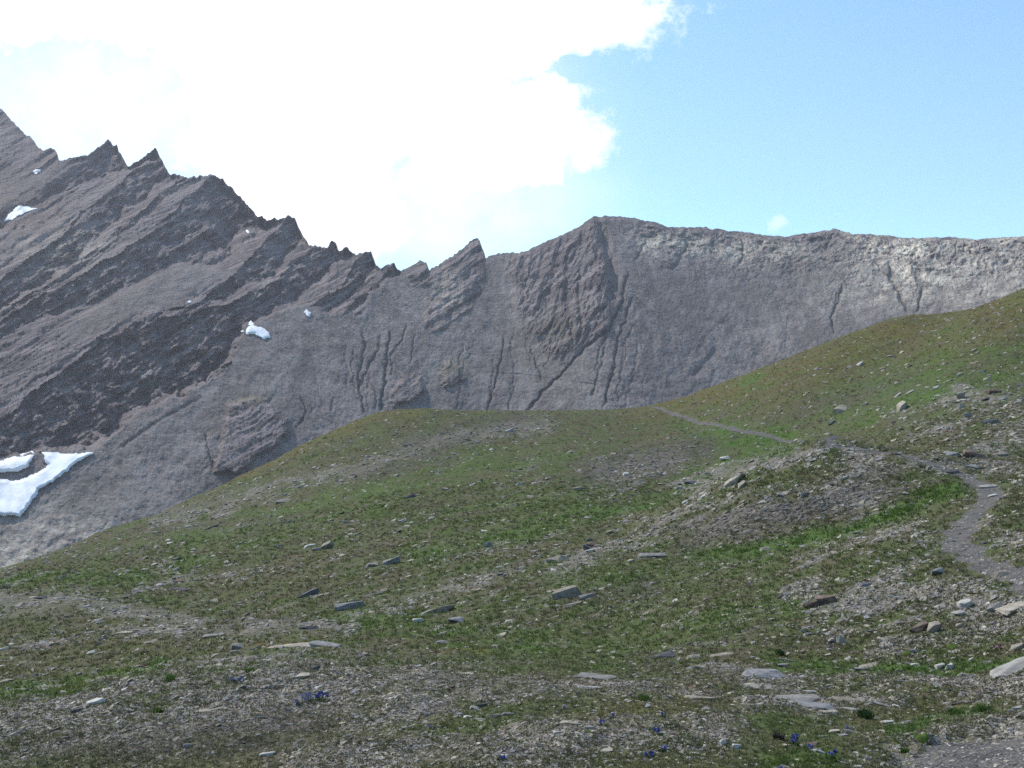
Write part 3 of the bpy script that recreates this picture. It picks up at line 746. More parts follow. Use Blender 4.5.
def grass_col(i, j, r):
    lu = LUm[i, j][:, None]; oc = OCm[i, j][:, None]; N = len(i)
    c = np.array([.118, .118, .050]) * np.ones((N, 1))
    dry = (r.random((N, 1)) < .25); c = np.where(dry, np.array([.215, .185, .10]), c)
    dk = (r.random((N, 1)) < .22); c = np.where(dk, np.array([.085, .077, .052]), c)
    c = c * (1 - lu) + np.array([.088, .140, .030]) * lu
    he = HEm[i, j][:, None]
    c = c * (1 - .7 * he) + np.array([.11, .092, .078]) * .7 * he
    c = c * (1 - .8 * oc) + np.array([.20, .135, .042]) * .8 * oc
    return c * r.uniform(.75, 1.2, (N, 1))
parts = []
r = np.random.default_rng(77)
wg = np.clip(1.08 - .92 * STm - .8 * WOm, .05, 1) * (1 - PW) 
N = 46000
p, nv, uu, vv, i, j = sample(wg * (R_ < 60), N, 55)
d = np.hypot(p[:, 0], p[:, 1])
h = np.clip(r.uniform(1.3, 3.0, N) / F * d, .014, .08) * (1 + .5 * LUm[i, j])
parts.append(blades(p, nv, h, h * .16 + d * .0003, 7, grass_col(i, j, r), 56, .8, .75))
# dark mat plants of the near left
N = 16000
wd_ = np.clip(STm, 0, 1) * (R_ < 14) * (1 - PW)
p, nv, uu, vv, i, j = sample(wd_ + 1e-9, N, 57)
d = np.hypot(p[:, 0], p[:, 1]); h = np.clip(r.uniform(1.1, 2.6, N) / F * d, .009, .035)
cc = np.array([[.145, .118, .108], [.12, .13, .06], [.21, .175, .13], [.14, .15, .065]])[r.integers(0, 4, N)]
parts.append(blades(p, nv, h, h * .35, 6, cc, 58, .9, .8))
# sparse coarse tussocks further off
N = 14000
p, nv, uu, vv, i, j = sample(wg * (R_ > 45), N, 59)
d = np.hypot(p[:, 0], p[:, 1]); h = np.clip(r.uniform(.9, 1.9, N) / F * d, .04, .16)
parts.append(blades(p, nv, h, h * .3, 5, grass_col(i, j, r), 60, .7, .8))
off = 0; V_, Q_, T_, C_ = [], [], [], []
for v_, q_, t_, c_ in parts:
    V_.append(v_); Q_.append(q_ + off); T_.append(t_ + off); C_.append(c_); off += len(v_)
me = mesh_np('grass', np.concatenate(V_), np.concatenate(Q_), np.concatenate(T_), smooth=False)
attr_col(me, 'tint', np.concatenate(C_))
tag(link('grass', me, m_gr), 'short alpine grass and mat plants covering the hillside', 'grass', kind='stuff')

# single tufts and cushions that stand out
TUFT = [(170, 684, 12, 8, 'bright green grass tuft alone on grey gravel at left', 0), (158, 711, 10, 6, 'olive grass tuft on gravel below the bright green tuft at left', 0), (250, 674, 9, 5, 'green grass tuft on the crest of the left foreground gravel', 0),
 (866, 711, 19, 9, 'dark green spiky tuft right of the layered outcrop', 1), (780, 654, 10, 5, 'dark green tuft behind the tan rounded stone of the green strip', 1), (779, 741, 11, 7, 'dark brownish tuft left of the brightest blue flowers', 3), (956, 714, 16, 7, 'green tuft at the upper left edge of the wide path', 0), (985, 709, 18, 7, 'green tuft on the turf above the wide path, left of the grey oval boulder', 0),
 (644, 702, 15, 6, 'bright green tuft in ochre turf at bottom centre', 0), (682, 738, 9, 5, 'green tuft on the central gravel bed', 0), (905, 745, 9, 6, 'green tuft left of the wide path', 0)]
MOSS = [(907, 651, 13, 6, 'bright yellow-green moss cushion on the right slope'), (952, 647, 14, 5, 'green moss cushion right of the bright yellow-green one'), (812, 764, 24, 10, 'large yellow-green moss cushion at the bottom edge under the blue flowers'), (921, 735, 22, 8, 'yellow-green moss cushion beside the wide path'), (776, 757, 16, 6, 'green moss cushion at the bottom edge, left of the large yellow-green one'), (588, 745, 15, 5, 'olive moss cushion beside the white rounded stone at bottom centre')]
GC = {0: (.075, .125, .028), 1: (.035, .062, .022), 3: (.05, .042, .033)}
for k, (u, v, w, h, lab, ck) in enumerate(TUFT):
    x, y = hit_uv([u], [v + h * .4])[0]; z = float(ground(np.array([x]), np.array([y]))[0][0])
    hh_ = h / F * y * 1.15; ww = w / F * y / 2
    rr = np.random.default_rng(600 + k); M = 26
    a = rr.uniform(0, 6.28, M); q = np.sqrt(rr.random(M)) * ww * .7
    pp = np.stack([np.cos(a) * q, np.sin(a) * q, 0 * a], 1)
    v_, q_, t_, c_ = blades(pp, None, np.full(M, hh_) * rr.uniform(.7, 1.1, M), np.full(M, .006 + hh_ * .05), 5, np.tile(GC[ck], (M, 1)), 700 + k, .5, .25)
    me = mesh_np('grass_tuft', v_, q_, t_, smooth=False); attr_col(me, 'tint', c_)
    o = link('grass_tuft', me, m_gr); o.location = (x, y, z); tag(o, lab, 'grass tuft', 'grass tufts standing out of the turf')
m_ms, t, b = new_mat('moss', .95, .1)
pos = t.new('ShaderNodeNewGeometry').outputs['Position']; nz = t.noise(pos, 70, 4, .7); n2 = t.noise(pos, 14, 3, .6)
c = t.mix(t.ramp(nz, .35, .65), C(.055, .085, .018), C(.12, .16, .035)); c = t.mix(t.ramp(n2, .5, .7, 0, .6), c, C(.12, .10, .04))
t.put(b.inputs['Base Color'], c); t.put(b.inputs['Normal'], t.bump(nz, .9, .02))
for k, (u, v, w, h, lab) in enumerate(MOSS):
    x, y = hit_uv([u], [v + h * .4])[0]
    ww = w / F * y / 2
    na, nb = 36, 9
    th = np.linspace(0, 2 * np.pi, na, endpoint=False); rr = np.linspace(0, 1, nb)
    TH, RR = np.meshgrid(th, rr)
    out = ww * (1 + .35 * fbm(np.cos(TH) * 1.2 + k * 5, np.sin(TH) * 1.2, 3, 800 + k))
    px_ = x + RR * out * np.cos(TH); py_ = y + RR * out * np.sin(TH) * 1.3
    gz = ground(px_, py_)[0]
    zz = gz + ww * .32 * (1 - RR ** 2.2) * (1 + .4 * fbm(px_ / .05, py_ / .05, 2, 830 + k)) - .012 * RR
    vv_ = np.stack([px_ - x, py_ - y, zz - float(gz[0, 0])], -1).reshape(-1, 3)
    id_ = np.arange(na * nb).reshape(nb, na); nx = np.roll(id_, -1, 1)
    me = mesh_np('moss_cushion', vv_, np.stack([id_[:-1], nx[:-1], nx[1:], id_[1:]], -1).reshape(-1, 4)[:, ::-1])
    o = link('moss_cushion', me, m_ms); o.location = (x, y, float(gz[0, 0])); tag(o, lab, 'moss cushion', 'moss cushions in the foreground turf')

# flowers
def flat_mat(name, col, rough=.7):
    m, t, b = new_mat(name, rough, .2)
    pos = t.new('ShaderNodeNewGeometry').outputs['Position']; nz = t.noise(pos, 90, 2, .5)
    t.put(b.inputs['Base Color'], t.mix(t.ramp(nz, .3, .7), C(*[x * .75 for x in col]), C(*[min(1, x * 1.25) for x in col]))); return m
m_bl = flat_mat('blue_petal', (.12, .145, .40)); m_pb = flat_mat('pale_blue_petal', (.28, .30, .46)); m_pk = flat_mat('pink_petal', (.36, .13, .24)); m_lf = flat_mat('flower_leaf', (.05, .09, .025))
FLOW = [(323, 697, 13, 9, 'deep blue flower cluster on the left foreground gravel', 'b', 6), (308, 701, 14, 8, 'pale blue flower cluster touching the deep blue one on the left gravel', 'p', 6), (298, 705, 9, 5, 'pale blue flower clump at the left end of the left gravel cluster', 'p', 4), (235, 683, 11, 6, 'faint pale blue flower clump high on the left gravel', 'p', 4),
 (602, 733, 9, 9, 'blue flowers near bottom centre, right of pale stones', 'b', 5), (613, 722, 6, 5, 'tiny blue flowers above the bottom centre ones', 'b', 3), (664, 722, 6, 5, 'tiny dark blue flowers at the upper edge of the central gravel bed', 'b', 3), (658, 740, 10, 7, 'blue flower patch on the central gravel bed', 'b', 5), (648, 756, 13, 6, 'blue flowers at the bottom of the central gravel bed', 'b', 5), (664, 754, 8, 5, 'pale blue flowers right of those at the bottom of the gravel bed', 'p', 4),
 (795, 734, 8, 6, 'blue flower standing tallest, top of the lower right blue group', 'b', 3), (796, 742, 9, 9, 'brightest blue flowers left of the brownish slab', 'b', 6), (808, 747, 10, 6, 'blue flowers under the brownish slab', 'b', 5), (833, 756, 10, 9, 'blue flowers right of the bluish stone at lower right', 'b', 5), (849, 725, 7, 5, 'faint blue flowers in the low rock line', 'p', 3), (783, 767, 11, 5, 'blue flowers cut by the bottom edge', 'b', 4), (501, 766, 8, 5, 'small blue flowers at the bottom edge in the middle', 'b', 3), (432, 725, 8, 5, 'tiny dark blue flowers below the white pebble in the middle foreground', 'b', 3), (143, 665, 13, 5, 'pink flowers on the turf at far left', 'k', 5), (998, 652, 10, 6, 'pink flowers left of the yellowish stone at the right edge', 'k', 5)]
FM = {'b': m_bl, 'p': m_pb, 'k': m_pk}
for k, (u, v, w, h, lab, ck, nb_) in enumerate(FLOW):
    x, y = hit_uv([u], [v + h * .5])[0]; z = float(ground(np.array([x]), np.array([y]))[0][0])
    root = bpy.data.objects.new('flower_clump', None); COL.objects.link(root); root.location = (x, y, z); root.empty_display_size = .05
    tag(root, lab, 'flowers', 'wild flower clumps in the foreground')
    rr = np.random.default_rng(1000 + k); ww = w / F * y / 2; hh_ = h / F * y
    M = 10; a = rr.uniform(0, 6.28, M); q = np.sqrt(rr.random(M)) * ww
    pp = np.stack([np.cos(a) * q, np.sin(a) * q, 0 * a], 1)
    v_, q_, t_, c_ = blades(pp, None, np.full(M, hh_ * .6), np.full(M, .006), 4, np.tile((.05, .09, .025), (M, 1)), 1100 + k, .8, .4)
    me = mesh_np('foliage', v_, q_, t_, smooth=False); attr_col(me, 'tint', c_); link('foliage', me, m_gr, root)
    for f_ in range(nb_):
        bx = rr.uniform(-.85, .85) * ww; by = rr.uniform(-.8, .8) * ww; bz = hh_ * rr.uniform(.55, .95); rad = max(.008, min(.017, ww * .28)) * rr.uniform(.85, 1.15)
        bm = bmesh.new()
        # a trumpet of five petals: throat ring, flared lobed rim
        rings = []
        for lv, (rz, rf) in enumerate(((-1.5, .28), (-.5, .5), (0, .75), (.25, 1.15))):
            ring = []
            for s_ in range(15):
                an = s_ / 15 * 6.2832; lobe = 1 + (.28 if lv == 3 else .1 if lv == 2 else 0) * math.cos(5 * an)
                ring.append(bm.verts.new((math.cos(an) * rad * rf * lobe, math.sin(an) * rad * rf * lobe, rad * rz)))
            rings.append(ring)
        for lv in range(3):
            for s_ in range(15): bm.faces.new((rings[lv][s_], rings[lv][(s_ + 1) % 15], rings[lv + 1][(s_ + 1) % 15], rings[lv + 1][s_]))
        bm.faces.new(rings[0][::-1])
        bmesh.ops.solidify(bm, geom=list(bm.faces), thickness=.0012)
        me = to_mesh(bm, 'blossom'); me.materials.append(FM[ck])
        o = link('blossom', me, None, root); o.location = (bx, by, bz); o.rotation_euler = (rr.normal(0, .5), rr.normal(0, .5), rr.uniform(0, 6))

# ------------------------------------------------------------------ the mountain
RID = """-420 -40|-300 -5|-200 30|-120 58|-60 85|-30 95|0 108|11 119|20 130|33 140|39 149.5|45 150|54 148|57 153|59 161|68 158.5|74 158|84 156|89 154.5|96 150|102 145.5|108 138|110 141|113 145.5|115.5 146|117 144|119 152|124 160|128 166.5|135 163|142 158.5|149 153|156 148|158 152|160 157|165 166|170 175|176 175|183 175.5|188 178|193 177.5|203 176|212 175.5|218 177|224 180|232 189|241 198|250 208|258 217|262 216|267 220.5|275 217.5|278 220.5|284 217|289 215|292 217|295 219|299 228|303 236|309 245.5|318 247|328 247|330.5 242|332 241|334.5 242|337 246|339 252|346 246.5|351 251|356 255|364 253|371 251|373 257|376 266|381 267.5|388 265|394 263|396 267|398 271|401 271|410 266|420 261|426 262|429 270.5|435 267|441 263.5|452 256|462 249|470 242|477 237|480 243|483 250|486 259|489 256.5|497 253.5|504 252.5|512 253.5|524 252|543 243|562 235|572 230|582 225|588 220|594 216|600 217|606 216|612 216|624 217|635 218|645 221|656 222|662 225|668 227|687 227.5|706 227|712 229|722 229|728 231.5|735 231|750 232.5|758 234.5|772 235.5|787 236.5|800 234|814 232.5|824 230.5|829 230.5|833 228.5|838 229.5|844 231|852 234|868 234|889 235.5|902 237.5|916 238|935 237.5|953 237|965 238.5|978 239.5|990 238|1002 237.5|1024 236|1100 231|1250 222|1450 215"""
rid = np.array([[float(x) for x in p.split()] for p in RID.split('|')])
uc = np.concatenate([np.linspace(-420, -40, 110)[:-1], np.arange(-40, 1064, 1.15), np.linspace(1066, 1450, 90)])
vr = np.interp(uc, rid[:, 0], rid[:, 1])
vr = vr + np.where((uc > 0) & (uc < 520), 1.5, .6) * pn(uc / 2.6, uc * 0 + 3.3, 7) - np.where((uc > 0) & (uc < 520), 1.6, .3) * np.clip(pn(uc / 5.1, uc * 0 + 1.3, 9), 0, 1) + .7 * pn(uc / 7.0, uc * 0, 8)
NRW = 350
qv = np.linspace(0, 1, NRW)
VB = 640.0
MU = np.repeat(uc[:, None], NRW, 1); MV = vr[:, None] + (VB - vr[:, None]) * qv[None]
def base_R(u, v):
    R0 = 428.0 / (.65 - (384 - v) / 1000.0)
    k = 1 + .10 * (sst(120, 560, u) - .5) + .05 * sst(480, 620, u) * (1 - sst(600, 760, u)) * -1.0
    k = k - .20 * sst(640, 1250, u)
    return R0 * k
RB = base_R(MU, MV)
wu = MU + 2.2 * fbm(MU / 30, MV / 30, 4, 201); wv = MV + 2.2 * fbm(MU / 30, MV / 30, 4, 211)
s = .555 * wu + .832 * wv; al = .832 * wu - .555 * wv
# rock of the left massif
POLY_L = [(-500, -100), (-500, 490), (-40, 468), (0, 460), (40, 449), (100, 447), (132, 418), (165, 402), (200, 386), (222, 384), (232, 356), (244, 326), (262, 320), (292, 306), (312, 304), (330, 316), (362, 314), (370, 292), (392, 278), (402, 268), (402, 100), (-200, -200)]
sdL = poly_sd(MU + 4 * fbm(MU / 14, MV / 14, 3, 221), MV + 4 * fbm(MU / 14, MV / 14, 3, 223), POLY_L)
ML = sst(-2, 3, sdL)
# scree lobes inside the massif
SCREE_L = [[(-60, 190), (20, 178), (70, 160), (90, 160), (30, 205), (-60, 240)], [(60, 330), (120, 290), (180, 262), (250, 270), (190, 300), (130, 322), (70, 350)]]
for pl in SCREE_L: ML = ML * (1 - .75 * sst(-3, 8, poly_sd(MU, MV, pl)))
POLY_F = [(402, 268), (420, 258), (440, 255), (476, 230), (488, 262), (482, 300), (470, 312), (440, 332), (424, 330), (424, 312), (440, 290), (412, 285)]
MF = sst(-2, 3, poly_sd(MU + 3 * fbm(MU / 12, MV / 12, 3, 231), MV + 3 * fbm(MU / 12, MV / 12, 3, 232), POLY_F))
POLY_C = [(505, 258), (560, 236), (598, 214), (612, 250), (612, 300), (604, 330), (578, 352), (545, 358), (530, 340), (524, 310), (520, 280)]
MC = sst(-10, 8, poly_sd(MU + 8 * fbm(MU / 24, MV / 24, 3, 241), MV + 8 * fbm(MU / 24, MV / 24, 3, 242), POLY_C))
POLY_O = [(228, 404), (245, 398), (262, 398), (286, 418), (288, 432), (272, 448), (238, 472), (214, 470), (224, 440)]
MO = sst(-3, 3, poly_sd(MU + 3 * fbm(MU / 10, MV / 10, 3, 251), MV + 3 * fbm(MU / 10, MV / 10, 3, 252), POLY_O))
for pl in ([(392, 392), (404, 375), (420, 378), (424, 390), (410, 402), (392, 406)], [(440, 378), (448, 362), (460, 368), (462, 378), (446, 390)]):
    MO = np.maximum(MO, .8 * sst(-3, 3, poly_sd(MU + 3 * fbm(MU / 8, MV / 8, 3, 253), MV + 3 * fbm(MU / 8, MV / 8, 3, 254), pl)))
MRT = sst(0, 1, 1 - (MV - vr[:, None]) / (70 + 25 * fbm(MU / 60, MV / 60, 2, 261))) * sst(600, 660, MU)   # rocky band under the right ridge

g = .83 * RB * RB / 428.0 / 1000.0      # metres nearer per picture step across the bedding
# rock ribs: along the bedding -> where the crest of the rib runs and how broad its cliff is
RIBS = [([-300, -90, 13, 60], [190, 174, 174.8, 176], [6, 12, 35, 36]),
 ([-300, -155, -80, 4, 47, 90], [238, 233, 229, 219, 209.7, 206], [18, 25, 28, 25, 29, 30]),
 ([-300, -103, -27, 46, 90], [262, 262.5, 257, 251, 249], [3, 6, 7, 6, 4]),
 ([-300, -176, -105, -5, 79, 120], [268, 268, 272, 277, 264, 262], [12, 16, 26, 48, 62, 60]),
 ([-300, -118, -52, 0, 39, 82, 121, 170], [322, 330, 343, 362, 357, 349, 339, 334], [0, 0, 0, 4, 17, 26, 28, 28]),
 ([-320, -253, -220, -165, -118, -52, 0, 57, 104, 142, 180], [352, 350, 348, 343, 340, 349, 373, 386, 384, 385, 385], [20, 34, 56, 82, 82, 76, 46, 26, 24, 20, 20]),
 ([-320, -100, 40, 90, 125, 169, 200], [440, 436, 425, 427, 426, 415, 412], [0, 0, 4, 13, 15, 15, 14]),
 ([-320, 100, 150, 182, 210], [470, 452, 445, 437.5, 434], [0, 0, 10, 12, 12])]
wob = lambda sd_: 5 * fbm(al / 60, s * 0 + sd_, 3, 270 + sd_) + 1.6 * fbm(al / 9, s / 14, 3, 290 + sd_)
EDG = [np.full_like(s, -900.0)]; WID = [np.zeros_like(s)]
for k, (a_, e_, w_) in enumerate(RIBS):
    EDG.append(np.maximum(np.interp(al, a_, e_) + wob(k) * .7, EDG[-1] + WID[-1] + 1.5))
    ww_ = np.interp(al, a_, w_); WID.append(ww_ * (1 + .22 * fbm(al / 24, s / 40, 3, 330 + k)))
EDG.append(np.full_like(s, 640.0))
CLIFF = np.zeros_like(s); off_s = np.zeros_like(s)
for k in range(len(RIBS) + 1):
    e0, e1, w_ = EDG[k], EDG[k + 1], np.maximum(WID[k], 1e-3)
    ins = (s >= e0) & (s < e1)
    d0 = s - e0; Pd = np.maximum(e1 - e0, w_ + 1.5)
    lowf = .37 + .16 * fbm(al / 18, s / 10, 3, 347)
    fall = np.where(d0 < w_, lowf * d0, lowf * w_ + (d0 - w_) * (Pd - lowf * w_) / (Pd - w_))
    off_s = np.where(ins, np.clip(d0 - fall, 0, 90), off_s)
    CLIFF = np.where(ins & (d0 < w_), 1.0, CLIFF)
dR = g * off_s * ML * .9
# the big faces are broken, blotched rock
dR += ML * CLIFF * (3.4 * ridged(wu / 20, wv / 24, 4, 341) + 4.2 * fbm(al / 44, s / 14, 4, 343) + 2.0 * ridged(al / 16, s / 5, 3, 345))
amp2 = (.5 + .9 * sst(-.3, .5, fbm(al / 60, s / 25, 2, 281)))
s2 = s + 2.2 * fbm(al / 80, s / 14, 3, 282) + .6 * fbm(al / 12, s / 8, 2, 284)
ph = s2 / 11.5; fr = ph - np.floor(ph)
saw = np.where(fr < .4, fr * .9, .36 * (1 - (fr - .4) / .6))
dR += g * 11.5 * saw * amp2 * .85 * (ML * (1 - .2 * CLIFF) + .75 * MF + .6 * MO)
ph = (s + 1.6 * fbm(al / 30, s / 7, 3, 286)) / 4.7; fr = ph - np.floor(ph)
dR += g * 4.7 * np.where(fr < .45, fr, .45 * (1 - (fr - .45) / .55)) * 1.05 * sst(-.5, .5, pn(al / 40, s / 16, 288)) * (ML + MF + .8 * MO)
# fins: pull up rock in front of the talus
dR -= 8 * MF * sst(0, 30, poly_sd(MU, MV, POLY_F) + 4)
dR -= 10 * MO
# breaks across the bedding, blocky crags
crag = ridged(wu / 18, wv / 26, 4, 291) 
dR -= 1.6 * crag * ML + 3.2 * crag * MF
c2 = ridged((wu + .35 * wv) / 20, wv / 46, 4, 301, .55)
dR -= (4.6 * (c2 - .3) + 2.2 * ridged((wu + .35 * wv) / 6, wv / 13, 3, 305)) * MC
c3 = ridged((wu + 10 * fbm(wu / 40, wv / 40, 2, 312)) / 26, (wv - .25 * wu) / 22, 4, 311, .6)
dR -= (3.6 * (c3 - .3) + 2.4 * ridged((wu + .6 * wv) / 9, (wv - .3 * wu) / 6, 3, 315)) * MRT
# central crease and rib
def groove(pts, w, depth):
    global dR
    d_, p_ = seg_dist(MU + 2.2 * fbm(MU / 9, MV / 9, 3, 321), MV, pts)
    end = sst(0, .35, p_) * sst(0, .35, (len(pts) - 1) - p_)
    gq = np.exp(-(d_ / w) ** 2) * end
    dR = dR + depth * gq
    return gq
d_, p_ = seg_dist(wu, wv, [(594, 214), (606, 245), (612, 275), (610, 300), (600, 330)])
side = sst(-30, 0, -(wu - 604)) * sst(0, 26, 26 - d_) 
dR -= 8 * np.exp(-((wu - 598 + .0 * wv) / 14) ** 2) * (1 - sst(300, 350, wv))
groove([(597, 216), (606, 245), (613, 275), (611, 305)], 5, 12)
RUNNEL = np.zeros_like(MU)
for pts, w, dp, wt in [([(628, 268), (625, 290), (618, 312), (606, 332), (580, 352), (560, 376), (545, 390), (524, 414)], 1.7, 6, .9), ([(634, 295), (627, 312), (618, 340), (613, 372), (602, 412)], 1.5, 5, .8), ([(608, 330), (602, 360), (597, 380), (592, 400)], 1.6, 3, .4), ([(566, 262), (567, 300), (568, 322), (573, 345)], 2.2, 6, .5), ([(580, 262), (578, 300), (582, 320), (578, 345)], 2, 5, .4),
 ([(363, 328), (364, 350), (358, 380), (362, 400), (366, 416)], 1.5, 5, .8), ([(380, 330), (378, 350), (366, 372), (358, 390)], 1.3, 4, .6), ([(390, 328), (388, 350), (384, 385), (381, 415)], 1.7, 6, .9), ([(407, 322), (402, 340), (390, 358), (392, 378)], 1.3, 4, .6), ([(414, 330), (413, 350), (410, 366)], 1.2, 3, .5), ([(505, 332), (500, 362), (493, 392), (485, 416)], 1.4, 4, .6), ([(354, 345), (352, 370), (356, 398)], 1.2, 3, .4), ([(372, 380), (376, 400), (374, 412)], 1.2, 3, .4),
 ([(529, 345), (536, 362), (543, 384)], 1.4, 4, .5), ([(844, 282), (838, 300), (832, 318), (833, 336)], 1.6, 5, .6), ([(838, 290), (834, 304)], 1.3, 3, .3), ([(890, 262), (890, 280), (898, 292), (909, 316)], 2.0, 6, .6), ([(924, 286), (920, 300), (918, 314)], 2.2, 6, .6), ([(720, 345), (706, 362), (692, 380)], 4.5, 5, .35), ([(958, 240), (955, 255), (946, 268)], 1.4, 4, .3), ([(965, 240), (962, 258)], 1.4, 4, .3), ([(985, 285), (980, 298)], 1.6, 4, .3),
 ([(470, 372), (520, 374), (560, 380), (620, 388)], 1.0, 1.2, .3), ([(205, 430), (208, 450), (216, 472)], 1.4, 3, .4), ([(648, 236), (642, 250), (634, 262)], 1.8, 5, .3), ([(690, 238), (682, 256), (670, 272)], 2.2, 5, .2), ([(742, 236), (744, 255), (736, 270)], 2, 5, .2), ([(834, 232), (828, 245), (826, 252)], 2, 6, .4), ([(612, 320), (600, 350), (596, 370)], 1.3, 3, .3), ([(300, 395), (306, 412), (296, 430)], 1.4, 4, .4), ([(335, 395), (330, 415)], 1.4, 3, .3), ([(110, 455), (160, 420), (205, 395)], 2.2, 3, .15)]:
    RUNNEL = np.maximum(RUNNEL, wt * groove(pts, w * .85, dp * .75))  # mask for a darker rock colour along the carved grooves
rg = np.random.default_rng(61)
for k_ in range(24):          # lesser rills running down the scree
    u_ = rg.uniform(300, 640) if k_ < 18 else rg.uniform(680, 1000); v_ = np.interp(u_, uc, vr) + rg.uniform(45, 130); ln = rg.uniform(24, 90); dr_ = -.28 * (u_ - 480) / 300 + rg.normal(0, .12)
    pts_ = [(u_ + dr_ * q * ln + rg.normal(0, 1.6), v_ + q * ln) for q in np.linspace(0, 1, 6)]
    RUNNEL = np.maximum(RUNNEL, rg.uniform(.12, .4) * groove(pts_, rg.uniform(.9, 1.5), rg.uniform(.8, 1.8) * (1 if k_ < 18 else .5)))
# talus: broad chutes and fine roughness
rockmix = np.clip(ML + .6 * MF + .8 * MO, 0, 1)
TAL = np.clip(1 - ML - MF - MO - .7 * MC - .6 * MRT, 0, 1)
dR += TAL * (2.4 * fbm((wu + (wv - 250) * .5) / 60, wv / 90, 3, 331) + 1.0 * fbm(MU / 9, MV / 9, 4, 341)) + .35 * fbm(MU / 2.9, MV / 2.9, 2, 351) + rockmix * (1.2 * ridged(wu / 9, wv / 12, 3, 355) + .8 * ridged(wu / 4, wv / 5, 2, 357))
dR += TAL * .25 * ridged((MU + .45 * MV) / 13, MV / 60, 3, 361) * sst(330, 380, MU)
edge = sst(0, 5, MV - vr[:, None])                # keep the ridge line itself on its survey
RR_ = RB + dR * (.25 + .75 * edge)
MX = (MU - 512) / F * RR_; MZ = EYE + (384 - MV) / F * RR_
mco = np.stack([MX, RR_, MZ], -1)
# far side of the ridge
bk = []
for kk, (f_, dz) in enumerate(((1.012, 3), (1.04, 14), (1.12, 60), (1.4, 200), (1.7, 330))):
    q_ = mco[:, 0].copy(); q_[:, 0] *= f_; q_[:, 1] *= f_; q_[:, 2] = np.maximum(q_[:, 2] - dz, -110); bk.append(q_)
mco = np.concatenate([np.stack(bk[::-1], 1), mco], 1)
mnc, mnr = mco.shape[:2]
mi = np.arange(mnc * mnr).reshape(mnc, mnr)
mq = np.stack([mi[:-1, :-1], mi[:-1, 1:], mi[1:, 1:], mi[1:, :-1]], -1).reshape(-1, 4)
me = mesh_np('mountain', mco.reshape(-1, 3), mq, smooth=False)
def padr(a): return np.concatenate([np.repeat(a[:, :1], 5, 1), a], 1)
rock = np.clip(ML + MF + MO + .8 * MC + .7 * MRT, 0, 1)
pale = np.zeros_like(MU)
for cu, cv, ru, rv, st_ in ((905, 250, 34, 12, 1.25), (900, 268, 20, 20, .8), (935, 278, 50, 14, .85), (875, 246, 30, 7, .8), (985, 262, 60, 20, .5), (750, 250, 70, 13, .5), (655, 243, 22, 12, .7), (690, 245, 30, 12, .55), (448, 290, 22, 26, .3), (60, 250, 60, 26, .25), (-40, 560, 160, 40, .5), (60, 540, 80, 30, .35)):
    pale = np.maximum(pale, st_ * np.exp(-(((MU - cu) / ru) ** 2 + ((MV - cv) / rv) ** 2)))
pale = np.maximum(pale, .45 * sst(780, 900, MU) * (1 - sst(285, 330, MV))) * (.85 + .9 * fbm(MU / 16, (MV + .3 * MU) / 7, 4, 371, .65))  # broad right-end term paints the sunlit brightness there into the rock colour
red = np.exp(-(((MU - 20) / 50) ** 2 + ((MV - 205) / 40) ** 2)) + .7 * np.exp(-(((MU - 52) / 14) ** 2 + ((MV - 157) / 12) ** 2)) + .45 * np.exp(-(((MU - 950) / 50) ** 2 + ((MV - 295) / 14) ** 2)) + .4 * np.exp(-(((MU - 130) / 60) ** 2 + ((MV - 330) / 22) ** 2))
moss_ = .8 * np.exp(-(((MU - 452) / 14) ** 2 + ((MV - 368) / 12) ** 2)) + .7 * np.exp(-(((MU - 252) / 14) ** 2 + ((MV - 399) / 5) ** 2)) + .5 * np.exp(-(((MU - 560) / 20) ** 2 + ((MV - 330) / 16) ** 2))
for nm, arr in (('rock', rock), ('pale', pale), ('red', red), ('runnel', RUNNEL), ('moss', moss_), ('crack', np.clip(.8 * MC + 1.0 * MRT + .35 * TAL * sst(380, 300, MV) + .6 * MF + .5 * ML * CLIFF, 0, 1))): attr(me, nm, padr(np.clip(arr, 0, 1)))
m_m, t, b = new_mat('mountain_schist', .92, .15)
pos = t.new('ShaderNodeNewGeometry').outputs['Position']
mp = t.new('ShaderNodeMapping'); mp.inputs['Rotation'].default_value = (0, math.radians(33.7), 0); t.put(mp.inputs['Vector'], pos)
mp2 = t.new('ShaderNodeMapping'); mp2.inputs['Scale'].default_value = (.016, .05, .26); t.put(mp2.inputs['Vector'], mp.outputs[0])
n_str = t.noise(mp2.outputs[0], 1.0, 6, .65)
n_big = t.noise(pos, .012, 5, .6); n_mid = t.noise(pos, .07, 6, .7); n_fin = t.noise(pos, .35, 5, .75); n_gr = t.noise(pos, .62, 4, .75)
tal = t.mix(t.ramp(n_mid, .38, .62), C(.130, .104, .094), C(.238, .197, .177))
tal = t.mix(t.ramp(n_fin, .5, .62, 0, .6), tal, C(.33, .28, .26))
tal = t.mix(t.ramp(n_fin, .36, .46, .65, 0), tal, C(.090, .076, .070))
tal = t.mix(t.ramp(t.noise(pos, .022, 5, .65), .44, .62, 0, .55), tal, C(.125, .104, .090))
tal = t.mix(t.ramp(n_gr, .30, .40, .7, 0), tal, C(.07, .056, .054))
tal = t.mix(t.ramp(n_gr, .60, .70, 0, .85), tal, C(.46, .42, .40))
mp4 = t.new('ShaderNodeMapping'); mp4.inputs['Scale'].default_value = (.075, .012, .011); t.put(mp4.inputs['Vector'], pos)
n_fl = t.noise(mp4.outputs[0], 1.0, 5, .65)
tal = t.mix(t.ramp(n_fl, .52, .66, 0, .5), tal, C(.27, .24, .222)); tal = t.mix(t.ramp(n_fl, .36, .46, .5, 0), tal, C(.10, .085, .08))
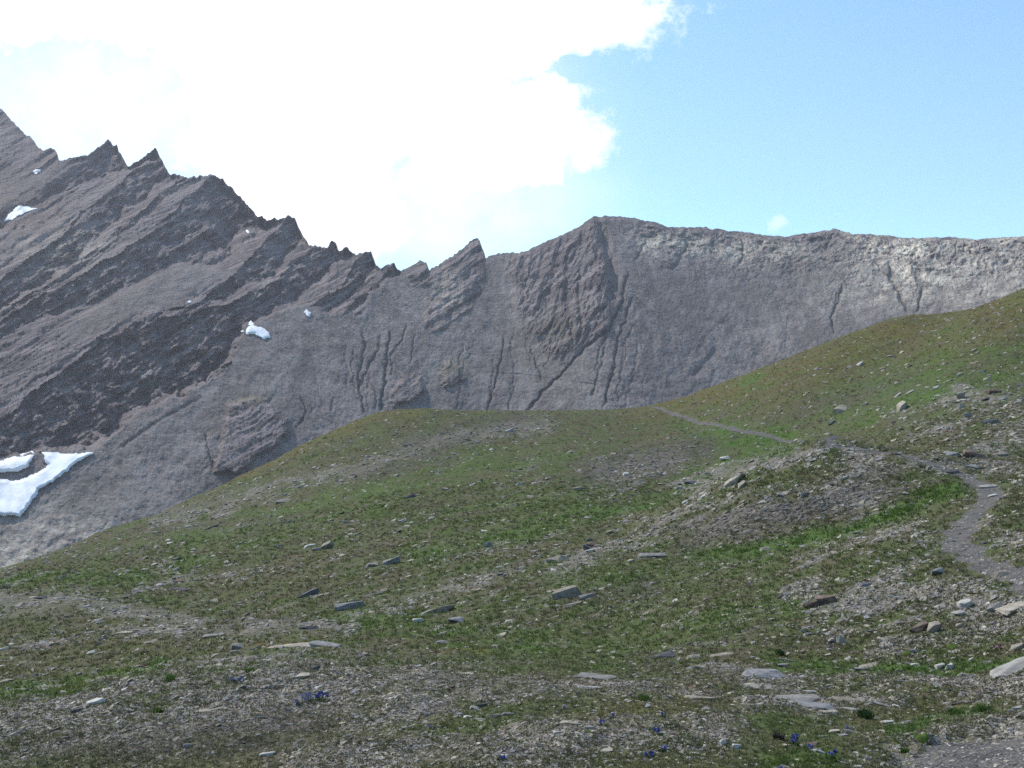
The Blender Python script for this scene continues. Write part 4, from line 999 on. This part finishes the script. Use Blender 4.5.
rk = t.mix(t.ramp(n_str, .38, .62), C(.084, .062, .061), C(.285, .226, .210))
rk = t.mix(t.ramp(n_fin, .5, .7, 0, .55), rk, C(.28, .225, .205))
mp3 = t.new('ShaderNodeMapping'); mp3.inputs['Scale'].default_value = (.012, .03, .5); t.put(mp3.inputs['Vector'], mp.outputs[0])
n_jt = t.noise(mp3.outputs[0], 1.0, 5, .7)
rk = t.mix(t.ramp(n_jt, .36, .46, .75, 0), rk, C(.050, .041, .040))
rk = t.mix(t.ramp(n_jt, .58, .68, 0, .6), rk, C(.36, .305, .275))
rk = t.mix(t.ramp(n_big, .5, .66, 0, .5), rk, C(.165, .130, .126))
c = t.mix(t.at('rock'), tal, rk)
c = t.mix(t.math('MULTIPLY', t.at('red'), .6), c, C(.19, .125, .10))
n_v = t.noise(pos, .022, 4, .55); n_v2 = t.noise(pos, .05, 3, .6)
vein = t.math('MAXIMUM', t.ramp(t.math('ABSOLUTE', t.math('SUBTRACT', n_v, .5)), .002, .016, 1, 0), t.ramp(t.math('ABSOLUTE', t.math('SUBTRACT', n_v2, .47)), .002, .02, .7, 0))
c = t.mix(t.at('pale'), c, t.mix(t.ramp(n_fin, .35, .65), C(.50, .415, .315), (.84, .72, .56, 1)))
c = t.mix(t.math('MULTIPLY', vein, t.math('MULTIPLY', t.at('crack'), .7)), c, C(.07, .056, .055))
c = t.mix(t.math('MULTIPLY', t.at('moss'), .6), c, C(.12, .115, .05))
c = t.mix(t.math('MULTIPLY', t.at('runnel'), .7), c, C(.055, .05, .052))  # darker rock colour along the grooves
t.put(b.inputs['Base Color'], c)
hb = t.math('ADD', t.math('MULTIPLY', n_mid, 5.0), t.math('MULTIPLY', n_fin, 2.0))
hb = t.math('ADD', hb, t.math('MULTIPLY', t.math('MULTIPLY', t.math('ADD', n_str, n_jt), 5.0), t.at('rock')))
hb = t.math('ADD', hb, t.math('MULTIPLY', n_gr, .8))
hb = t.math('SUBTRACT', hb, t.math('MULTIPLY', vein, t.math('MULTIPLY', t.at('crack'), 3.0)))
t.put(b.inputs['Normal'], t.bump(hb, .55, 1.0))
o = link('mountain', me, m_m); o['kind'] = 'structure'

# snow patches lying on the mountain
def mount_R(u, v):
    i = np.interp(u, uc, np.arange(len(uc))); i0 = np.clip(np.floor(i).astype(int), 0, len(uc) - 2); fi = i - i0
    def col(k):
        q = np.clip((v - vr[k]) / (VB - vr[k]), 0, 1) * (NRW - 1); j = np.clip(np.floor(q).astype(int), 0, NRW - 2); f_ = q - j
        return RR_[k, j] * (1 - f_) + RR_[k, j + 1] * f_
    return col(i0) * (1 - fi) + col(i0 + 1) * fi
m_s, t, b = new_mat('old_snow', .6, .3)
pos = t.new('ShaderNodeNewGeometry').outputs['Position']
nz = t.noise(pos, .12, 5, .6); n2 = t.noise(pos, .5, 3, .6)
t.put(b.inputs['Base Color'], t.mix(t.ramp(nz, .5, .72, 0, .55), C(.80, .80, .81), C(.50, .475, .45)))
t.put(b.inputs['Normal'], t.bump(n2, .15, 1.0))
SNOW = [('large dirty white snow patch at the foot of the left cliff', [(41, 451.5), (66, 453), (96, 452), (87, 458), (75, 464), (67, 472), (55, 481), (40, 489), (35, 498), (26, 510), (20, 517), (0, 516), (-40, 520), (-46, 482), (0, 479), (18, 480), (38, 472), (47, 465)]),
 ('smaller snow tongue just above the large snow patch under the left cliff', [(-46, 462), (0, 460), (22, 453), (33.5, 451), (34.6, 456), (29, 467), (16, 472), (0, 472), (-46, 475)]),
 ('compact bright snow patch between cliff and scree in mid mountain', [(241, 332), (247, 325), (251.5, 319), (255, 324.5), (262, 327), (269, 331), (270, 338), (264, 340), (255, 334.5), (247, 335)]),
 ('tiny snow patch on the scree right of the compact bright one', [(304, 313), (307, 309), (311, 312), (310, 317), (307, 316)]),
 ('thin greyish snow strip high on the left mountain under the reddish slope', [(3, 222), (8, 213), (19, 205), (42, 208), (25, 213), (12, 220)]),
 ('small snow patch near the top of the left mountain beside the square notch', [(31.5, 172), (35, 169.5), (42, 170), (41, 173), (36, 175)]),
 ('snow speck on the scree lobe left of the compact bright patch', [(187, 302), (190, 300), (192, 302.5), (189.5, 304)]),
 ('snow speck high on the dome-shaped cliff of the left mountain', [(245, 231), (247.5, 229), (249.5, 231), (248, 233.5), (246, 233)]),
]
for lab, pl in SNOW:
    xs = np.array(pl); u0, v0 = xs.min(0) - 1; u1, v1 = xs.max(0) + 1
    st_ = .8 if u1 - u0 > 20 else .4
    gu, gv = np.meshgrid(np.arange(u0, u1 + st_, st_), np.arange(v0, v1 + st_, st_), indexing='ij')
    sd = poly_sd(gu + 1.6 * pn(gu / 7, gv / 7, 401) + .5 * pn(gu / 2.5, gv / 2.5, 403), gv + 1.3 * pn(gu / 7, gv / 7, 402), pl)
    ins = sd > 0
    ff = ins[:-1, :-1] & ins[1:, :-1] & ins[1:, 1:] & ins[:-1, 1:]
    Rm = mount_R(gu, gv)
    for _ in range(30):
        Rp = np.pad(Rm, 1, mode='edge'); Rm = (Rp[:-2, 1:-1] + Rp[2:, 1:-1] + Rp[1:-1, :-2] + Rp[1:-1, 2:] + 2 * Rm) / 6
    thick = np.minimum(2.6, .1 + .8 * np.clip(sd, 0, 4))
    def pt(R): return np.stack([(gu - 512) / F * R, R, EYE + (384 - gv) / F * R], -1)
    top = pt(Rm - thick - 1.5); bot = pt(mount_R(gu, gv) + 3.0)
    id_ = np.arange(gu.size).reshape(gu.shape); ng = gu.size
    qf = np.stack([id_[:-1, :-1], id_[:-1, 1:], id_[1:, 1:], id_[1:, :-1]], -1)[ff]
    # rim: edges used once
    e = np.concatenate([qf[:, [0, 1]], qf[:, [1, 2]], qf[:, [2, 3]], qf[:, [3, 0]]])
    key = np.sort(e, 1); kk = key[:, 0].astype(np.int64) * ng + key[:, 1]
    uq, ct = np.unique(kk, return_counts=True); once = np.isin(kk, uq[ct == 1]); e = e[once]
    rim = np.stack([e[:, 1], e[:, 0], e[:, 0] + ng, e[:, 1] + ng], -1)
    allq = np.concatenate([qf, qf[:, ::-1] + ng, rim]); av = np.concatenate([top.reshape(-1, 3), bot.reshape(-1, 3)])
    us_ = np.unique(allq); rm_ = np.zeros(len(av), int); rm_[us_] = np.arange(len(us_))
    me = mesh_np('snow_patch', av[us_], rm_[allq])
    tag(link('snow_patch', me, m_s), lab, 'snow patch', 'old snow patches left on the mountain')

# ------------------------------------------------------------------ sky, clouds, sun, haze
SUN_AZ = math.radians(-52); SUN_EL = math.radians(47)      # azimuth from straight ahead, to the left
sd = Vector((math.sin(SUN_AZ) * math.cos(SUN_EL), math.cos(SUN_AZ) * math.cos(SUN_EL), math.sin(SUN_EL)))
w = bpy.data.worlds.new('World'); SC.world = w; w.use_nodes = True
t = NT(w.node_tree); bg = w.node_tree.nodes['Background']; wo = w.node_tree.nodes['World Output']
sky = t.new('ShaderNodeTexSky'); sky.sky_type = 'NISHITA'; sky.sun_disc = False
sky.sun_elevation = SUN_EL; sky.sun_rotation = SUN_AZ; sky.altitude = 900; sky.air_density = 1.0; sky.dust_density = .7; sky.ozone_density = 1.0
t.l.new(t.mix(1.0, sky.outputs[0], C(.84, 1.18, 1.25), 'MULTIPLY'), bg.inputs[0]); bg.inputs[1].default_value = .15
dirv = t.new('ShaderNodeTexCoord').outputs['Generated']
sp = t.new('ShaderNodeSeparateXYZ'); t.put(sp.inputs[0], dirv)
yy = t.math('MAXIMUM', sp.outputs[1], .12)
pu = t.math('MULTIPLY_ADD', t.math('DIVIDE', sp.outputs[0], yy), 1000, 512); pv = t.math('MULTIPLY_ADD', t.math('DIVIDE', sp.outputs[2], yy), -1000, 384)
cb = t.new('ShaderNodeCombineXYZ'); t.put(cb.inputs[0], pu); t.put(cb.inputs[1], pv)
nzc = t.noise(cb.outputs[0], .011, 6, .62, 'Color'); nzf = t.noise(cb.outputs[0], .026, 9, .68)
wv_ = t.vm('MULTIPLY', t.vm('SUBTRACT', nzc, (.5, .5, .5)), (70, 56, 0))
pc = t.vm('ADD', cb.outputs[0], wv_)
def ell(cx, cy, rx, ry):
    return t.math('SUBTRACT', 1.0, t.vm('LENGTH', t.vm('DIVIDE', t.vm('SUBTRACT', pc, (cx, cy, 0)), (rx, ry, 1)), out=1))
den = None
for e_ in ((330, 60, 250, 175), (555, 8, 118, 60), (520, 130, 92, 62), (60, -10, 300, 66), (300, -300, 520, 320), (-330, -80, 380, 190), (300, 210, 130, 70), (470, 178, 100, 26)):
    x_ = ell(*e_); den = x_ if den is None else t.math('MAXIMUM', den, x_)
notch = t.math('MAXIMUM', ell(590, 74, 46, 18), t.math('MAXIMUM', ell(125, 112, 82, 66), ell(40, 122, 85, 40)))
den = t.math('SUBTRACT', den, t.math('MULTIPLY', t.math('MAXIMUM', notch, 0), 1.1))
cl = t.ramp(t.math('ADD', den, t.math('MULTIPLY', t.math('SUBTRACT', nzf, .5), 1.5)), -.14, .42)
veil = t.ramp(t.math('MAXIMUM', ell(340, 110, 250, 180), t.math('MAXIMUM', ell(430, 205, 200, 70), ell(110, 110, 200, 120))), -.3, .9, 0, .66)
veil = t.math('MULTIPLY', veil, t.ramp(nzf, .2, .6, .6, 1))
wis = t.math('MULTIPLY', t.ramp(t.math('ADD', ell(778, 226, 16, 12), t.math('MULTIPLY', t.math('SUBTRACT', nzf, .5), 1.2)), .1, .8), .35)
allc = t.math('MAXIMUM', t.math('MAXIMUM', cl, veil), wis)
allc = t.math('MULTIPLY', allc, t.ramp(sp.outputs[1], .15, .4))
bg2 = t.new('ShaderNodeBackground'); bg2.inputs[0].default_value = (1.0, 1.0, 1.0, 1); bg2.inputs[1].default_value = 1.25
ms = t.new('ShaderNodeMixShader'); t.put(ms.inputs[0], allc); t.l.new(bg.outputs[0], ms.inputs[1]); t.l.new(bg2.outputs[0], ms.inputs[2]); t.l.new(ms.outputs[0], wo.inputs[0])

sl = bpy.data.lights.new('sun', 'SUN'); sl.energy = 3.3; sl.angle = math.radians(1.5); sl.color = (1.0, .955, .89)
so = bpy.data.objects.new('sun', sl); COL.objects.link(so); so.rotation_euler = sd.to_track_quat('Z', 'Y').to_euler(); so.location = (-60, 60, 120)

bm = bmesh.new(); bmesh.ops.create_cube(bm, size=1)
zt = float(mco[..., 2].max()) + 30; zlo = min(float(mco[..., 2].min()), float(Z.min())) - 1.5
bmesh.ops.scale(bm, vec=(6800, 6800, zt - zlo), verts=bm.verts); bmesh.ops.translate(bm, vec=(0, 0, (zt + zlo) / 2), verts=bm.verts)
me = to_mesh(bm, 'haze')
m_h = bpy.data.materials.new('mountain_air'); m_h.use_nodes = True; nt = m_h.node_tree; nt.nodes.clear()
ou = nt.nodes.new('ShaderNodeOutputMaterial'); pvn = nt.nodes.new('ShaderNodeVolumePrincipled'); nt.links.new(pvn.outputs[0], ou.inputs[1])
pvn.inputs['Color'].default_value = (.90, .88, .97, 1); pvn.inputs['Density'].default_value = .00013; pvn.inputs['Anisotropy'].default_value = .25
tag(link('haze', me, m_h), kind='stuff')

# ------------------------------------------------------------------ camera and render
cam = bpy.data.cameras.new('camera'); cam.sensor_width = 36; cam.lens = 36 * F / 1024; cam.clip_start = .1; cam.clip_end = 12000
cobj = bpy.data.objects.new('camera', cam); COL.objects.link(cobj); cobj.location = (0, 0, EYE); cobj.rotation_euler = (math.pi / 2, 0, 0)
SC.camera = cobj
SC.render.engine = 'CYCLES'
SC.cycles.use_denoising = False; SC.cycles.denoiser = 'OPENIMAGEDENOISE'
SC.cycles.max_bounces = 5; SC.cycles.diffuse_bounces = 2; SC.cycles.volume_bounces = 1; SC.cycles.transmission_bounces = 2
vs_ = SC.view_settings; vs_.view_transform = 'Standard'; vs_.look = 'None'; vs_.exposure = 0.35; vs_.gamma = 1.0; vs_.use_curve_mapping = False
